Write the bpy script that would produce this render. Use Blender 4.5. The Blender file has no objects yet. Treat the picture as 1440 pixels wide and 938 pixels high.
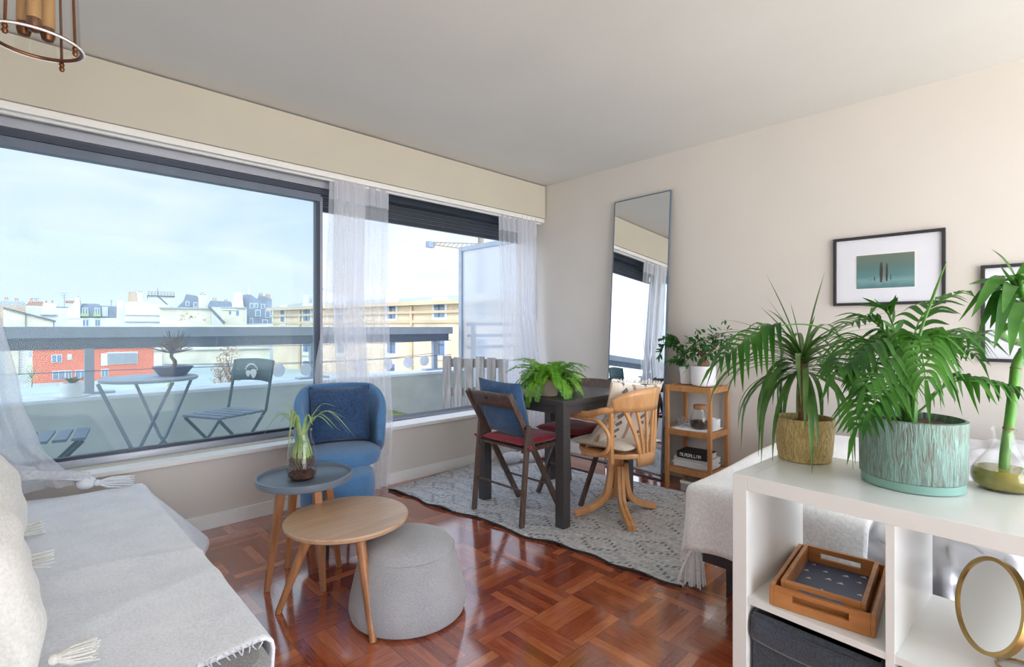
SKY0 = 0.92; SKYG = 4.7; SUN = 0.4; EXPO = 0.62; LOWER = 1.35
import bpy, bmesh, math, random
from mathutils import Vector, Matrix
random.seed(7)
SC = bpy.context.scene
COL = SC.collection
PI = math.pi
def rad(a): return math.radians(a)
# ---------------------------------------------------------------- camera geometry (1440 x 938)
F = 715.0; U0 = 720.0; V0 = 460.0; EYE = 1.16; YAW = rad(45.8)
FW = Vector((math.cos(YAW), math.sin(YAW), 0)); RT = Vector((math.sin(YAW), -math.cos(YAW), 0))
def PD(u, v, d):
    """point in the room seen at u, v and standing d metres away"""
    return FW * d + RT * ((u - U0) / F * d) + Vector((0, 0, EYE - (v - V0) / F * d))
# ---------------------------------------------------------------- helpers
def s2l(c):
    c /= 255.0
    return c / 12.92 if c <= 0.04045 else ((c + 0.055) / 1.055) ** 2.4
def RGB(r, g, b): return (s2l(r), s2l(g), s2l(b), 1.0)

class MB:
    def __init__(s): s.v = []; s.f = []
    def add(s, vs, fs):
        n = len(s.v); s.v += [Vector(p) for p in vs]; s.f += [tuple(i + n for i in f) for f in fs]; return s
    def box(s, x0, x1, y0, y1, z0, z1, m=None):
        vs = [Vector(p) for p in ((x0,y0,z0),(x1,y0,z0),(x1,y1,z0),(x0,y1,z0),(x0,y0,z1),(x1,y0,z1),(x1,y1,z1),(x0,y1,z1))]
        if m: vs = [m @ p for p in vs]
        return s.add(vs, [(0,3,2,1),(4,5,6,7),(0,1,5,4),(1,2,6,5),(2,3,7,6),(3,0,4,7)])
    def bar(s, p, q, w, h, up=(0,0,1), w2=None, h2=None):
        p = Vector(p); q = Vector(q); t = (q - p).normalized(); up = Vector(up)
        if abs(t.dot(up)) > .98: up = Vector((1,0,0))
        a = t.cross(up).normalized(); b = a.cross(t)
        w2 = w if w2 is None else w2; h2 = h if h2 is None else h2
        vs = [p+a*i*w/2+b*j*h/2 for i,j in ((-1,-1),(1,-1),(1,1),(-1,1))] + [q+a*i*w2/2+b*j*h2/2 for i,j in ((-1,-1),(1,-1),(1,1),(-1,1))]
        return s.add(vs, [(0,3,2,1),(4,5,6,7),(0,1,5,4),(1,2,6,5),(2,3,7,6),(3,0,4,7)])
    def tube(s, pts, r, n=8, closed=False):
        pts = [Vector(p) for p in pts]; k = len(pts)
        rs = r if isinstance(r, (list, tuple)) else [r]*k
        vs = []; a = None
        for i, p in enumerate(pts):
            if closed: t = pts[(i+1)%k] - pts[i-1]
            else: t = pts[min(i+1,k-1)] - pts[max(i-1,0)]
            t.normalize()
            if a is None:
                ref = Vector((0,0,1)) if abs(t.z) < .9 else Vector((1,0,0))
                a = t.cross(ref).normalized()
            else:
                a = (a - t*a.dot(t)).normalized()
            b = t.cross(a)
            vs += [p + (a*math.cos(2*PI*j/n) + b*math.sin(2*PI*j/n))*rs[i] for j in range(n)]
        fs = []
        for i in range(k if closed else k-1):
            for j in range(n):
                i2 = (i+1) % k
                fs.append((i*n+j, i*n+(j+1)%n, i2*n+(j+1)%n, i2*n+j))
        if not closed: fs += [tuple(range(n))[::-1], tuple(range((k-1)*n, k*n))]
        return s.add(vs, fs)
    def lathe(s, prof, c=(0,0,0), n=32, sx=1, sy=1):
        c = Vector(c); vs = []; fs = []; rows = []
        for r, z in prof:
            if r < 1e-5: rows.append([len(vs)]); vs.append(c + Vector((0,0,z)))
            else:
                rows.append(list(range(len(vs), len(vs)+n)))
                vs += [c + Vector((r*sx*math.cos(2*PI*j/n), r*sy*math.sin(2*PI*j/n), z)) for j in range(n)]
        for a, b in zip(rows, rows[1:]):
            for j in range(n):
                if len(a) == 1 and len(b) == 1: continue
                if len(a) == 1: fs.append((a[0], b[(j+1)%n], b[j]))
                elif len(b) == 1: fs.append((a[j], a[(j+1)%n], b[0]))
                else: fs.append((a[j], a[(j+1)%n], b[(j+1)%n], b[j]))
        return s.add(vs, fs)
    def ball(s, c, r, n=12, sx=1, sy=1, sz=1):
        return s.lathe([(r*math.sin(PI*i/8), -r*sz*math.cos(PI*i/8)) for i in range(9)], c, n, sx, sy)
    def prism(s, pts, a, b, axis='z', m=None):
        def P(p, h): return Vector((p[0],p[1],h)) if axis=='z' else Vector((p[0],h,p[1])) if axis=='y' else Vector((h,p[0],p[1]))
        n = len(pts); vs = [P(p,a) for p in pts] + [P(p,b) for p in pts]
        if m: vs = [m @ p for p in vs]
        return s.add(vs, [tuple(range(n))[::-1], tuple(range(n,2*n))] + [(i,(i+1)%n,n+(i+1)%n,n+i) for i in range(n)])
    def grid(s, fn, nu, nv, wrapu=False):
        vs = [fn(i/nu, j/nv) for j in range(nv+1) for i in range(nu+(0 if wrapu else 1))]
        w = nu if wrapu else nu+1
        return s.add(vs, [(j*w+i, j*w+(i+1)%w, (j+1)*w+(i+1)%w, (j+1)*w+i) for j in range(nv) for i in range(nu)])
    def strip(s, pts, width, fold=.25, nrm=(0,0,1), shape=None):
        """a leaf blade along pts"""
        pts = [Vector(p) for p in pts]; k = len(pts); vs = []
        for i, p in enumerate(pts):
            t = (pts[min(i+1,k-1)] - pts[max(i-1,0)]).normalized(); n = Vector(nrm)
            a = t.cross(n)
            if a.length < .05: a = t.cross(Vector((1,.3,0)))
            a.normalize(); up = a.cross(t)
            x = i/(k-1)
            w = width * (shape(x) if shape else max(.04, math.sin(PI*min(1,(x*.85+.15)))**.8))
            vs += [p - a*w/2 + up*fold*w/2, p, p + a*w/2 + up*fold*w/2]
        fs = []
        for i in range(k-1):
            fs += [(i*3,i*3+1,i*3+4,i*3+3),(i*3+1,i*3+2,i*3+5,i*3+4)]
        return s.add(vs, fs)
    def build(s, name, mat, parent=None, smooth=True, bevel=0, solid=0, sub=0, ang=38, world=False, fixn=True):
        me = bpy.data.meshes.new(name); bm = bmesh.new()
        bv = [bm.verts.new(p) for p in s.v]
        for f in s.f:
            try: bm.faces.new([bv[i] for i in f])
            except ValueError: pass
        if fixn: bmesh.ops.recalc_face_normals(bm, faces=bm.faces)
        lim = rad(ang)
        for fc in bm.faces: fc.smooth = smooth
        for e in bm.edges:
            if len(e.link_faces) == 2 and e.calc_face_angle(0) > lim: e.smooth = False
        bm.to_mesh(me); bm.free()
        o = bpy.data.objects.new(name, me); COL.objects.link(o)
        for m in (mat if isinstance(mat, (list,tuple)) else [mat]): me.materials.append(m)
        if parent:
            o.parent = parent
            if world: o.matrix_parent_inverse = (Matrix.Translation(parent.location) @ parent.rotation_euler.to_matrix().to_4x4()).inverted()
        if solid:
            md = o.modifiers.new('thickness','SOLIDIFY'); md.thickness = solid; md.offset = 0
        if bevel:
            md = o.modifiers.new('soft_edges','BEVEL'); md.width = bevel; md.segments = 2; md.limit_method = 'ANGLE'; md.angle_limit = rad(40)
        if sub:
            md = o.modifiers.new('smoothing','SUBSURF'); md.levels = sub; md.render_levels = sub
        return o

def spline(pts, n=8):
    P = [Vector(p) for p in pts]; P = [P[0]*2-P[1]] + P + [P[-1]*2-P[-2]]; out = []
    for i in range(1, len(P)-2):
        for k in range(n):
            t = k/n; a,b,c,d = P[i-1:i+3]
            out.append(.5*((2*b)+(c-a)*t+(2*a-5*b+4*c-d)*t*t+(3*b-a-3*c+d)*t**3))
    out.append(P[-2].copy()); return out
def tag(o, label, cat, group=None):
    o['label'] = label; o['category'] = cat
    if group: o['group'] = group
    return o
def thing(name, label, cat, loc=(0,0,0), rz=0, group=None):
    o = bpy.data.objects.new(name, None); COL.objects.link(o)
    o.location = loc; o.rotation_euler = (0,0,rz); o.empty_display_size = .1
    return tag(o, label, cat, group)
def struct(name, mb, m, parent=None, **k):
    o = mb.build(name, m, parent, **k)
    if not parent: o['kind'] = 'structure'
    return o
def dup(root, loc, rz=None, label=None):
    def cp(o, par):
        c = o.copy(); COL.objects.link(c)
        if par: c.parent = par
        for ch in o.children: cp(ch, c)
        return c
    r = cp(root, None); r.location = loc
    if rz is not None: r.rotation_euler = (0,0,rz)
    if label: r['label'] = label
    return r
# ---------------------------------------------------------------- materials
def newmat(name):
    m = bpy.data.materials.new(name); m.use_nodes = True
    nt = m.node_tree; nt.nodes.clear()
    out = nt.nodes.new('ShaderNodeOutputMaterial')
    return m, nt, out
class G:
    def __init__(s, nt): s.nt = nt
    def n(s, t, **k):
        x = s.nt.nodes.new(t)
        for a, b in k.items(): setattr(x, a, b)
        return x
    def l(s, a, b): s.nt.links.new(a, b)
    def put(s, sock, v):
        if isinstance(v, bpy.types.NodeSocket): s.l(v, sock)
        else: sock.default_value = v
    def m(s, op, a, b=0.0, c=None):
        x = s.n('ShaderNodeMath', operation=op); s.put(x.inputs[0], a); s.put(x.inputs[1], b)
        if c is not None: s.put(x.inputs[2], c)
        return x.outputs[0]
    def mix(s, f, a, b, bt='MIX'):
        x = s.n('ShaderNodeMix', data_type='RGBA', blend_type=bt); s.put(x.inputs[0], f); s.put(x.inputs[6], a); s.put(x.inputs[7], b)
        return x.outputs[2]
    def coord(s, kind='Object', scale=(1,1,1), rot=(0,0,0)):
        t = s.n('ShaderNodeTexCoord'); mp = s.n('ShaderNodeMapping'); s.l(t.outputs[kind], mp.inputs[0])
        mp.inputs['Scale'].default_value = scale; mp.inputs['Rotation'].default_value = rot
        return mp.outputs[0]
    def noise(s, vec, scale, detail=3, rough=.5, dist=0):
        x = s.n('ShaderNodeTexNoise'); s.l(vec, x.inputs['Vector']); x.inputs['Scale'].default_value = scale
        x.inputs['Detail'].default_value = detail; x.inputs['Roughness'].default_value = rough; x.inputs['Distortion'].default_value = dist
        return x.outputs[0]
    def ramp(s, f, stops):
        x = s.n('ShaderNodeValToRGB'); s.l(f, x.inputs[0]); e = x.color_ramp.elements
        while len(e) < len(stops): e.new(.5)
        for q, (p, c) in zip(e, stops): q.position = p; q.color = c
        return x.outputs[0]
    def bump(s, h, st=.3, dist=.01):
        x = s.n('ShaderNodeBump'); s.l(h, x.inputs['Height']); x.inputs['Strength'].default_value = st; x.inputs['Distance'].default_value = dist
        return x.outputs[0]
    def bsdf(s, out, col, rough=.6, metal=0, normal=None, spec=.5, trans=0, sheen=0, coat=0):
        b = s.n('ShaderNodeBsdfPrincipled'); s.put(b.inputs['Base Color'], col); s.put(b.inputs['Roughness'], rough)
        b.inputs['Metallic'].default_value = metal; b.inputs['Specular IOR Level'].default_value = spec
        b.inputs['Transmission Weight'].default_value = trans; b.inputs['Sheen Weight'].default_value = sheen; b.inputs['Coat Weight'].default_value = coat
        if normal is not None: s.l(normal, b.inputs['Normal'])
        s.l(b.outputs[0], out.inputs[0]); return b
def plain(name, c, rough=.6, metal=0, var=.06, scale=8, bump=0, bscale=60, stretch=(1,1,1), spec=.5, sheen=0, coat=0):
    m, nt, out = newmat(name); g = G(nt); v = g.coord('Object', stretch)
    n = g.noise(v, scale, 4)
    dark = tuple(x*(1-var*2) for x in c[:3])+(1,); lite = tuple(min(1,x*(1+var*2)) for x in c[:3])+(1,)
    col = g.ramp(n, [(.3,dark),(.7,lite)])
    nr = g.bump(g.noise(v, bscale, 3), bump, .006) if bump else None
    g.bsdf(out, col, rough, metal, nr, spec, sheen=sheen, coat=coat); return m
def wood(name, c1, c2, rough=.45, axis='x', scale=1.0, coat=0, bump=.08):
    m, nt, out = newmat(name); g = G(nt)
    st = {'x':(1.2,14,14),'y':(14,1.2,14),'z':(14,14,1.2)}[axis]
    v = g.coord('Object', tuple(a*scale for a in st))
    n = g.noise(v, 2.2, 5, .6, .8); col = g.ramp(n, [(.28,c1),(.72,c2)])
    g.bsdf(out, col, rough, 0, g.bump(n, bump, .004), coat=coat); return m
def fabric(name, c, c2=None, scale=220, rough=.9, bump=.35, sheen=.3, mott=5):
    m, nt, out = newmat(name); g = G(nt); v = g.coord('Object')
    n = g.noise(v, scale, 2); big = g.noise(v, mott, 4)
    c2 = c2 or tuple(x*.75 for x in c[:3])+(1,)
    f = g.m('ADD', g.m('MULTIPLY', n, .6), g.m('MULTIPLY', big, .4))
    col = g.ramp(f, [(.36,c2),(.6,c)])
    g.bsdf(out, col, rough, 0, g.bump(n, bump, .004), .2, sheen=sheen); return m
def glass(name, tint=(1,1,1,1), haze=0.0, hazecol=(.8,.85,.9,1), refl=1.0):
    m, nt, out = newmat(name); g = G(nt)
    t = g.n('ShaderNodeBsdfTransparent'); t.inputs[0].default_value = tint
    gl = g.n('ShaderNodeBsdfGlossy'); gl.inputs['Roughness'].default_value = .02
    lw = g.n('ShaderNodeLayerWeight'); lw.inputs[0].default_value = .5
    fr = g.m('ADD', g.m('MULTIPLY', g.m('POWER', lw.outputs['Facing'], 4.0), .75), .035)
    mx = g.n('ShaderNodeMixShader'); g.l(g.m('MULTIPLY', fr, refl), mx.inputs[0]); g.l(t.outputs[0], mx.inputs[1]); g.l(gl.outputs[0], mx.inputs[2])
    last = mx.outputs[0]
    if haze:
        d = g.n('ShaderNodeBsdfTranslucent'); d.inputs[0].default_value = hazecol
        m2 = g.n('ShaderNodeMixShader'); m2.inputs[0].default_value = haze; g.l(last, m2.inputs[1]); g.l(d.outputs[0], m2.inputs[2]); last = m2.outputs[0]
    g.l(last, out.inputs[0]); return m
def sheer(name, c, op):
    m, nt, out = newmat(name); g = G(nt); v = g.coord('Object')
    t = g.n('ShaderNodeBsdfTransparent'); d = g.n('ShaderNodeBsdfDiffuse'); tr = g.n('ShaderNodeBsdfTranslucent')
    d.inputs[0].default_value = c; tr.inputs[0].default_value = c
    a = g.n('ShaderNodeMixShader'); a.inputs[0].default_value = .55; g.l(d.outputs[0], a.inputs[1]); g.l(tr.outputs[0], a.inputs[2])
    b = g.n('ShaderNodeMixShader'); n = g.noise(v, 160, 2)
    g.l(g.m('ADD', g.m('MULTIPLY', n, .25), op-.12), b.inputs[0]); g.l(t.outputs[0], b.inputs[1]); g.l(a.outputs[0], b.inputs[2])
    g.l(b.outputs[0], out.inputs[0]); return m
def leafmat(name, c1, c2, scale=9, tl=.3, rough=.35):
    m, nt, out = newmat(name); g = G(nt); v = g.coord('Object')
    col = g.ramp(g.noise(v, scale, 3), [(.32,c1),(.68,c2)])
    b = g.bsdf(out, col, rough, spec=.5); tr = g.n('ShaderNodeBsdfTranslucent'); g.l(col, tr.inputs[0])
    mx = g.n('ShaderNodeMixShader'); mx.inputs[0].default_value = tl; g.l(b.outputs[0], mx.inputs[1]); g.l(tr.outputs[0], mx.inputs[2]); g.l(mx.outputs[0], out.inputs[0])
    return m
def parquet():
    m, nt, out = newmat('mosaic_parquet'); g = G(nt)
    tc = g.n('ShaderNodeTexCoord'); sp = g.n('ShaderNodeSeparateXYZ'); g.l(tc.outputs['Object'], sp.inputs[0])
    S = .25; NS = 6
    x = g.m('DIVIDE', g.m('ADD', sp.outputs[0], 10.03), S); y = g.m('DIVIDE', g.m('ADD', sp.outputs[1], 10.1), S)
    ix = g.m('FLOOR', x); iy = g.m('FLOOR', y); fx = g.m('FRACT', x); fy = g.m('FRACT', y)
    par = g.m('MODULO', g.m('ADD', ix, iy), 2.0)
    def sel(a, b): return g.m('ADD', g.m('MULTIPLY', par, b), g.m('MULTIPLY', g.m('SUBTRACT', 1.0, par), a))
    across = sel(fx, fy); along = sel(fy, fx)
    st = g.m('MULTIPLY', across, NS); si = g.m('FLOOR', st); sf = g.m('FRACT', st)
    cv = g.n('ShaderNodeCombineXYZ'); g.l(ix, cv.inputs[0]); g.l(iy, cv.inputs[1]); g.l(si, cv.inputs[2])
    wn = g.n('ShaderNodeTexWhiteNoise', noise_dimensions='3D'); g.l(cv.outputs[0], wn.inputs[0])
    gv = g.n('ShaderNodeCombineXYZ'); g.l(g.m('MULTIPLY', along, 1.1), gv.inputs[0]); g.l(g.m('MULTIPLY', across, 16.0), gv.inputs[1]); g.l(g.m('MULTIPLY', wn.outputs[0], 40.0), gv.inputs[2])
    gr = g.noise(gv.outputs[0], 3.0, 5, .65, .5)
    tone = g.m('ADD', g.m('MULTIPLY', wn.outputs[0], .45), g.m('MULTIPLY', gr, .70))
    col = g.ramp(tone, [(.18,RGB(110,46,28)),(.45,RGB(154,70,42)),(.65,RGB(180,92,56)),(.92,RGB(218,134,84))])
    e1 = g.m('LESS_THAN', g.m('ABSOLUTE', g.m('SUBTRACT', sf, .5)), .485)
    e2 = g.m('LESS_THAN', g.m('ABSOLUTE', g.m('SUBTRACT', along, .5)), .495)
    e = g.m('MULTIPLY', e1, e2)
    col = g.mix(g.m('MULTIPLY', g.m('SUBTRACT', 1.0, e), .55), col, RGB(60,26,16))
    h = g.m('ADD', g.m('MULTIPLY', gr, .15), e)
    wob = g.noise(tc.outputs['Object'], 5, 3)
    b = g.bsdf(out, col, g.m('ADD', g.m('MULTIPLY', wob, .12), .10), 0, g.bump(g.m('ADD', h, g.m('MULTIPLY', wob, .6)), .07, .002), .8, coat=1.0)
    b.inputs['Coat Roughness'].default_value = .10; b.inputs['Coat IOR'].default_value = 2.15
    return m
def rugmat():
    m, nt, out = newmat('woven_grey_rug'); g = G(nt)
    tc = g.n('ShaderNodeTexCoord'); sp = g.n('ShaderNodeSeparateXYZ'); g.l(tc.outputs['Object'], sp.inputs[0])
    X, Y = sp.outputs[0], sp.outputs[1]
    def tri(v, p): return g.m('ABSOLUTE', g.m('SUBTRACT', g.m('FRACT', g.m('DIVIDE', v, p)), .5))
    d = g.m('ADD', tri(X, .34), tri(Y, .46))
    rings = g.m('FRACT', g.m('MULTIPLY', d, 6.0))
    line = g.m('LESS_THAN', g.m('ABSOLUTE', g.m('SUBTRACT', g.m('FRACT', g.m('MULTIPLY', d, 2.0)), .5)), .07)
    dots = g.m('GREATER_THAN', g.m('SINE', g.m('MULTIPLY', Y, 210.0)), .0)
    row = g.m('LESS_THAN', g.m('ABSOLUTE', g.m('SUBTRACT', g.m('FRACT', g.m('DIVIDE', X, .10)), .5)), .07)
    line = g.m('MAXIMUM', line, g.m('MULTIPLY', row, .55))
    knots = g.m('MULTIPLY', line, dots)
    weave = g.m('SINE', g.m('MULTIPLY', rings, 25.0))
    fine = g.m('MULTIPLY', g.m('SINE', g.m('MULTIPLY', X, 420.0)), g.m('SINE', g.m('MULTIPLY', Y, 300.0)))
    nz = g.noise(tc.outputs['Object'], 45, 3)
    t = g.m('ADD', g.m('MULTIPLY', g.m('ADD', g.m('MULTIPLY', weave, .5), g.m('MULTIPLY', fine, .3)), .30), nz)
    col = g.ramp(t, [(.2,RGB(156,158,164)),(.5,RGB(202,204,207)),(.8,RGB(232,233,235))])
    col = g.mix(g.m('MULTIPLY', knots, .75), col, RGB(92,96,106))
    g.bsdf(out, col, .95, 0, g.bump(g.m('ADD', t, g.m('MULTIPLY', knots, 1.5)), .7, .008), .1, sheen=.2)
    return m
def stripes():
    m, nt, out = newmat('patterned_wool'); g = G(nt)
    tc = g.n('ShaderNodeTexCoord'); sp = g.n('ShaderNodeSeparateXYZ'); g.l(tc.outputs['Object'], sp.inputs[0])
    X, Z = sp.outputs[0], sp.outputs[1]
    w = g.m('FRACT', g.m('DIVIDE', g.m('ADD', X, 3.0), .165))
    zig = g.m('MULTIPLY', g.m('ABSOLUTE', g.m('SUBTRACT', g.m('FRACT', g.m('DIVIDE', Z, .05)), .5)), .22)
    base = g.ramp(g.m('ADD', w, 0.0), [(.0,RGB(232,222,208)),(.28,RGB(226,214,198)),(.30,RGB(176,154,132)),(.42,RGB(184,160,138)),(.44,RGB(236,228,216)),(1,RGB(236,228,216))])
    band = g.m('MULTIPLY', g.m('GREATER_THAN', g.m('ADD', w, zig), .74), g.m('LESS_THAN', g.m('SUBTRACT', w, zig), .84))
    chk = g.m('GREATER_THAN', g.m('SINE', g.m('ADD', g.m('MULTIPLY', Z, 130.0), g.m('MULTIPLY', w, 18.0))), -.35)
    col = g.mix(g.m('MULTIPLY', g.m('MULTIPLY', band, chk), .8), base, RGB(92,74,76))
    n = g.noise(tc.outputs['Object'], 200, 2)
    g.bsdf(out, col, .95, 0, g.bump(n, .4, .004), .15, sheen=.3); return m
def barkpot(name, c1, c2, rough, metal, st=(40,40,5)):
    m, nt, out = newmat(name); g = G(nt); v = g.coord('Object', st)
    n = g.noise(v, 2.0, 5, .6, 1.2); col = g.ramp(n, [(.33,c1),(.62,c2)])
    g.bsdf(out, col, rough, metal, g.bump(n, .8, .01)); return m

M = {}
M['wall'] = plain('cream_wall_paint', RGB(216,209,201), .85, var=.012, scale=2, bump=.05, bscale=90)
M['ceil'] = plain('ceiling_paint', RGB(217,214,208), .9, var=.015, scale=1.5, bump=.08, bscale=70)
M['white'] = plain('white_paint', RGB(238,236,232), .5, var=.01)
M['shelf'] = plain('white_melamine', RGB(236,238,236), .22, var=.008)
M['pelmet'] = plain('pelmet_paint', RGB(200,193,177), .7, var=.012, scale=3)
M['alu'] = plain('brushed_aluminium', RGB(168,170,178), .35, .85, var=.04, stretch=(1,40,40))
M['darkalu'] = plain('dark_window_metal', RGB(66,72,84), .35, .5, var=.04)
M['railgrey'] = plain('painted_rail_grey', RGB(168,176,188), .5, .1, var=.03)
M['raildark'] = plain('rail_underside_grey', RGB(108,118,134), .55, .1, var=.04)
M['parquet'] = parquet(); M['rug'] = rugmat(); M['wool'] = stripes()
M['rugedge'] = plain('dark_rug_binding', RGB(58,54,58), .95, var=.1, scale=60)
M['concrete'] = plain('pale_concrete', RGB(206,208,204), .9, var=.05, scale=3, bump=.1, bscale=40)
M['mintwall'] = plain('pale_green_parapet_render', RGB(202,205,199), .85, var=.05, scale=4, bump=.1, bscale=50)
M['ledge'] = plain('white_stone_coping', RGB(226,230,234), .8, var=.03, scale=4)
M['oak'] = wood('oiled_oak_leg', RGB(150,96,58), RGB(192,134,88), .4, 'z')
M['ash'] = wood('pale_ash_veneer', RGB(176,140,108), RGB(206,174,142), .32, 'x', .8, bump=.04)
M['bamboo'] = wood('honey_bamboo', RGB(172,112,62), RGB(206,148,92), .4, 'z')
M['bambox'] = wood('honey_bamboo_tray', RGB(166,106,58), RGB(204,144,88), .38, 'x')
M['beech'] = wood('lacquered_beech', RGB(206,146,92), RGB(230,176,122), .3, 'z', .7, coat=.3)
M['darkwood'] = wood('dark_brown_wood', RGB(78,62,56), RGB(112,92,82), .5, 'z')
M['tabledark'] = plain('black_brown_table', RGB(72,70,70), .38, var=.05, stretch=(1,12,12))
M['greytray'] = plain('blue_grey_lacquer', RGB(112,124,138), .35, var=.03)
M['blue'] = fabric('blue_wool_fabric', RGB(92,136,180), RGB(68,110,154))
M['navy'] = fabric('dark_blue_velvet', RGB(56,84,120), RGB(36,58,90), scale=90, sheen=.5)
M['denim'] = fabric('denim_blue_cord', RGB(70,106,148), RGB(46,78,116), scale=130, bump=.6)
M['grey'] = fabric('mid_grey_felt', RGB(182,182,184), RGB(154,155,159), scale=260)
M['divan'] = fabric('grey_divan_fabric', RGB(158,156,154), RGB(122,121,120), scale=200)
M['whitecloth'] = fabric('white_cotton_weave', RGB(240,242,246), RGB(222,225,231), scale=150, bump=.5, mott=9)
M['cream'] = fabric('cream_cotton', RGB(238,236,231), RGB(224,221,214), scale=120, bump=.5, mott=12)
M['creampad'] = fabric('cream_seat_pad', RGB(228,218,202), RGB(200,188,170), scale=110)
M['red'] = fabric('crimson_cotton', RGB(186,42,62), RGB(146,24,44), scale=160)
M['satin'] = plain('silver_satin', RGB(206,207,212), .3, .25, var=.05, scale=5, sheen=.3)
M['throw'] = fabric('white_wool_throw', RGB(246,246,246), RGB(228,229,231), scale=100, bump=.5)
M['boxgrey'] = fabric('charcoal_felt_box', RGB(78,84,94), RGB(54,59,68), scale=240)
M['bedframe'] = plain('dark_bed_wood', RGB(62,62,66), .5, var=.1, stretch=(2,12,12))
M['mattress'] = fabric('pale_grey_mattress', RGB(196,198,202))
M['sheer'] = sheer('sheer_voile', (.93,.93,.97,1), .42)
M['sheer2'] = sheer('folded_voile', (.93,.93,.97,1), .62)
M['satinwhite'] = fabric('silvery_white_cloth', RGB(214,216,222), RGB(190,193,202), scale=60, rough=.55, bump=.15)
M['glass'] = glass('clear_glass'); M['paneglass'] = glass('window_glass', (.85,.90,.90,1), .06, (.80,.88,.95,1), .3)  # window pane's pale translucent share stands in for the wash of reflections
M['pictureglass'] = glass('picture_glass', refl=.6)
M['mirror'] = plain('mirror_silver', (.9,.92,.92,1), .0, 1, var=0)
M['brass'] = plain('aged_brass', RGB(120,80,54), .35, .85, var=.15, scale=30)
M['goldbrass'] = plain('polished_brass', RGB(178,148,92), .25, .95, var=.05)
M['black'] = plain('black_metal', RGB(30,30,33), .4, .4, var=.05)
M['blackframe'] = plain('dark_picture_frame', RGB(48,46,50), .4, var=.12, stretch=(30,30,2))
M['mat'] = plain('white_picture_mount', RGB(232,233,240), .8, var=.01)
M['goldpot'] = barkpot('gold_bark_pot', RGB(176,144,86), RGB(222,196,134), .38, .4, (70,70,22))
M['tealpot'] = barkpot('teal_glazed_bark_pot', RGB(120,122,112), RGB(140,178,168), .45, 0, (60,60,9))
M['teal'] = plain('teal_glaze', RGB(138,180,168), .35, var=.05)
M['ceramic'] = plain('white_ceramic', RGB(240,240,240), .3, var=.01)
M['pinkpot'] = plain('pale_pink_pot', RGB(226,206,196), .6, var=.04)
M['soil'] = plain('dark_soil', RGB(92,62,46), .95, var=.3, scale=60, bump=.8, bscale=90)
M['leaf'] = leafmat('palm_leaf_green', RGB(28,82,26), RGB(80,142,46))
M['leafdark'] = leafmat('deep_green_leaf', RGB(30,78,36), RGB(66,124,54), scale=12)
M['leaflite'] = leafmat('fresh_fern_green', RGB(84,160,36), RGB(164,218,80), scale=14, tl=.35)
M['leafgrass'] = leafmat('striped_grass_leaf', RGB(120,170,72), RGB(206,222,158), scale=16, tl=.3)
M['drac'] = leafmat('long_strap_leaf_green', RGB(44,92,40), RGB(112,150,76), scale=10)
M['stem'] = plain('brown_plant_stem', RGB(128,98,70), .8, var=.25, scale=40, bump=.4)
M['greenstem'] = plain('green_stalk', RGB(84,142,50), .4, var=.15, scale=14)
M['paper'] = plain('magazine_paper', RGB(214,214,214), .7, var=.06, stretch=(1,1,60))
M['blackbook'] = plain('black_book_cover', RGB(36,36,40), .5, var=.05)
M['lettering'] = plain('white_book_lettering', RGB(226,226,222), .6, var=.02)
M['cork'] = plain('cork_lid', RGB(178,128,88), .85, var=.12, scale=60)
M['tea'] = plain('dark_brown_beans', RGB(74,50,38), .8, var=.3, scale=120, bump=.9, bscale=150)
M['bluetray'] = plain('slate_blue_laminate', RGB(74,92,122), .4, var=.06, scale=5)
M['whiteprint'] = plain('white_print', RGB(228,226,220), .5, var=.02)
M['oldwood'] = wood('weathered_pallet_wood', RGB(132,126,122), RGB(196,190,184), .9, 'z', bump=.4)
M['mosswood'] = plain('mossy_pallet_wood', RGB(124,136,78), .95, var=.3, scale=14, bump=.5)
M['bistro'] = plain('dark_green_painted_metal', RGB(52,84,84), .45, .2, var=.08)
M['bistrogrey'] = plain('grey_painted_metal', RGB(112,128,142), .45, .3, var=.06)
M['bonsaipot'] = plain('slate_bonsai_pot', RGB(70,80,108), .5, var=.08)
M['twig'] = plain('dry_twigs', RGB(112,94,84), .9, var=.2)
M['teawater'] = plain('amber_water', RGB(150,140,52), .15, var=.15, scale=20)
M['candle'] = plain('candle_sleeve', RGB(168,128,76), .6, var=.1)
M['bulb'] = glass('clear_bulb_glass', (.95,.8,.7,1))
# ================================================================ the room
XB = 3.68; YW = 3.31; CH = 2.53; XL = -.52; YBK = -2.7
struct('floor', MB().box(XL-.1, XB+.1, -1.3, YW+.02, -.12, 0), M['parquet'], smooth=False)
struct('ceiling', MB().box(XL-.1, XB+.12, YBK, 3.72, CH, CH+.2), M['ceil'], smooth=False)
struct('wall_back', MB().box(XB, XB+.12, YBK, 3.72, 0, CH), M['wall'], smooth=False)
struct('wall_left', MB().box(XL-.1, XL, YBK, 3.44, 0, CH), M['wall'], smooth=False)
w = MB().box(XL-.1, XB, YW, 3.64, 0, .40)                      # under the window
w.box(XL-.1, XB, 3.47, 3.72, 2.20, CH)                         # lintel behind the pelmet
struct('wall_window', w, M['wall'], smooth=False)
fac = MB().box(-6, 9, 3.50, 3.72, CH+.2, 9).box(-6, XL-.1, 3.44, 3.70, -3, CH+.2).box(XB+.12, 9, 3.44, 3.70, -3, CH+.2)  # upper box is unseen, added to keep the sun off the balcony
struct('wall_facade', fac, M['concrete'], smooth=False)
struct('trim_1', MB().box(XL, XB-.012, YW, YW+.02, 2.212, CH-.009), M['pelmet'], smooth=False)       # pelmet
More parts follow.
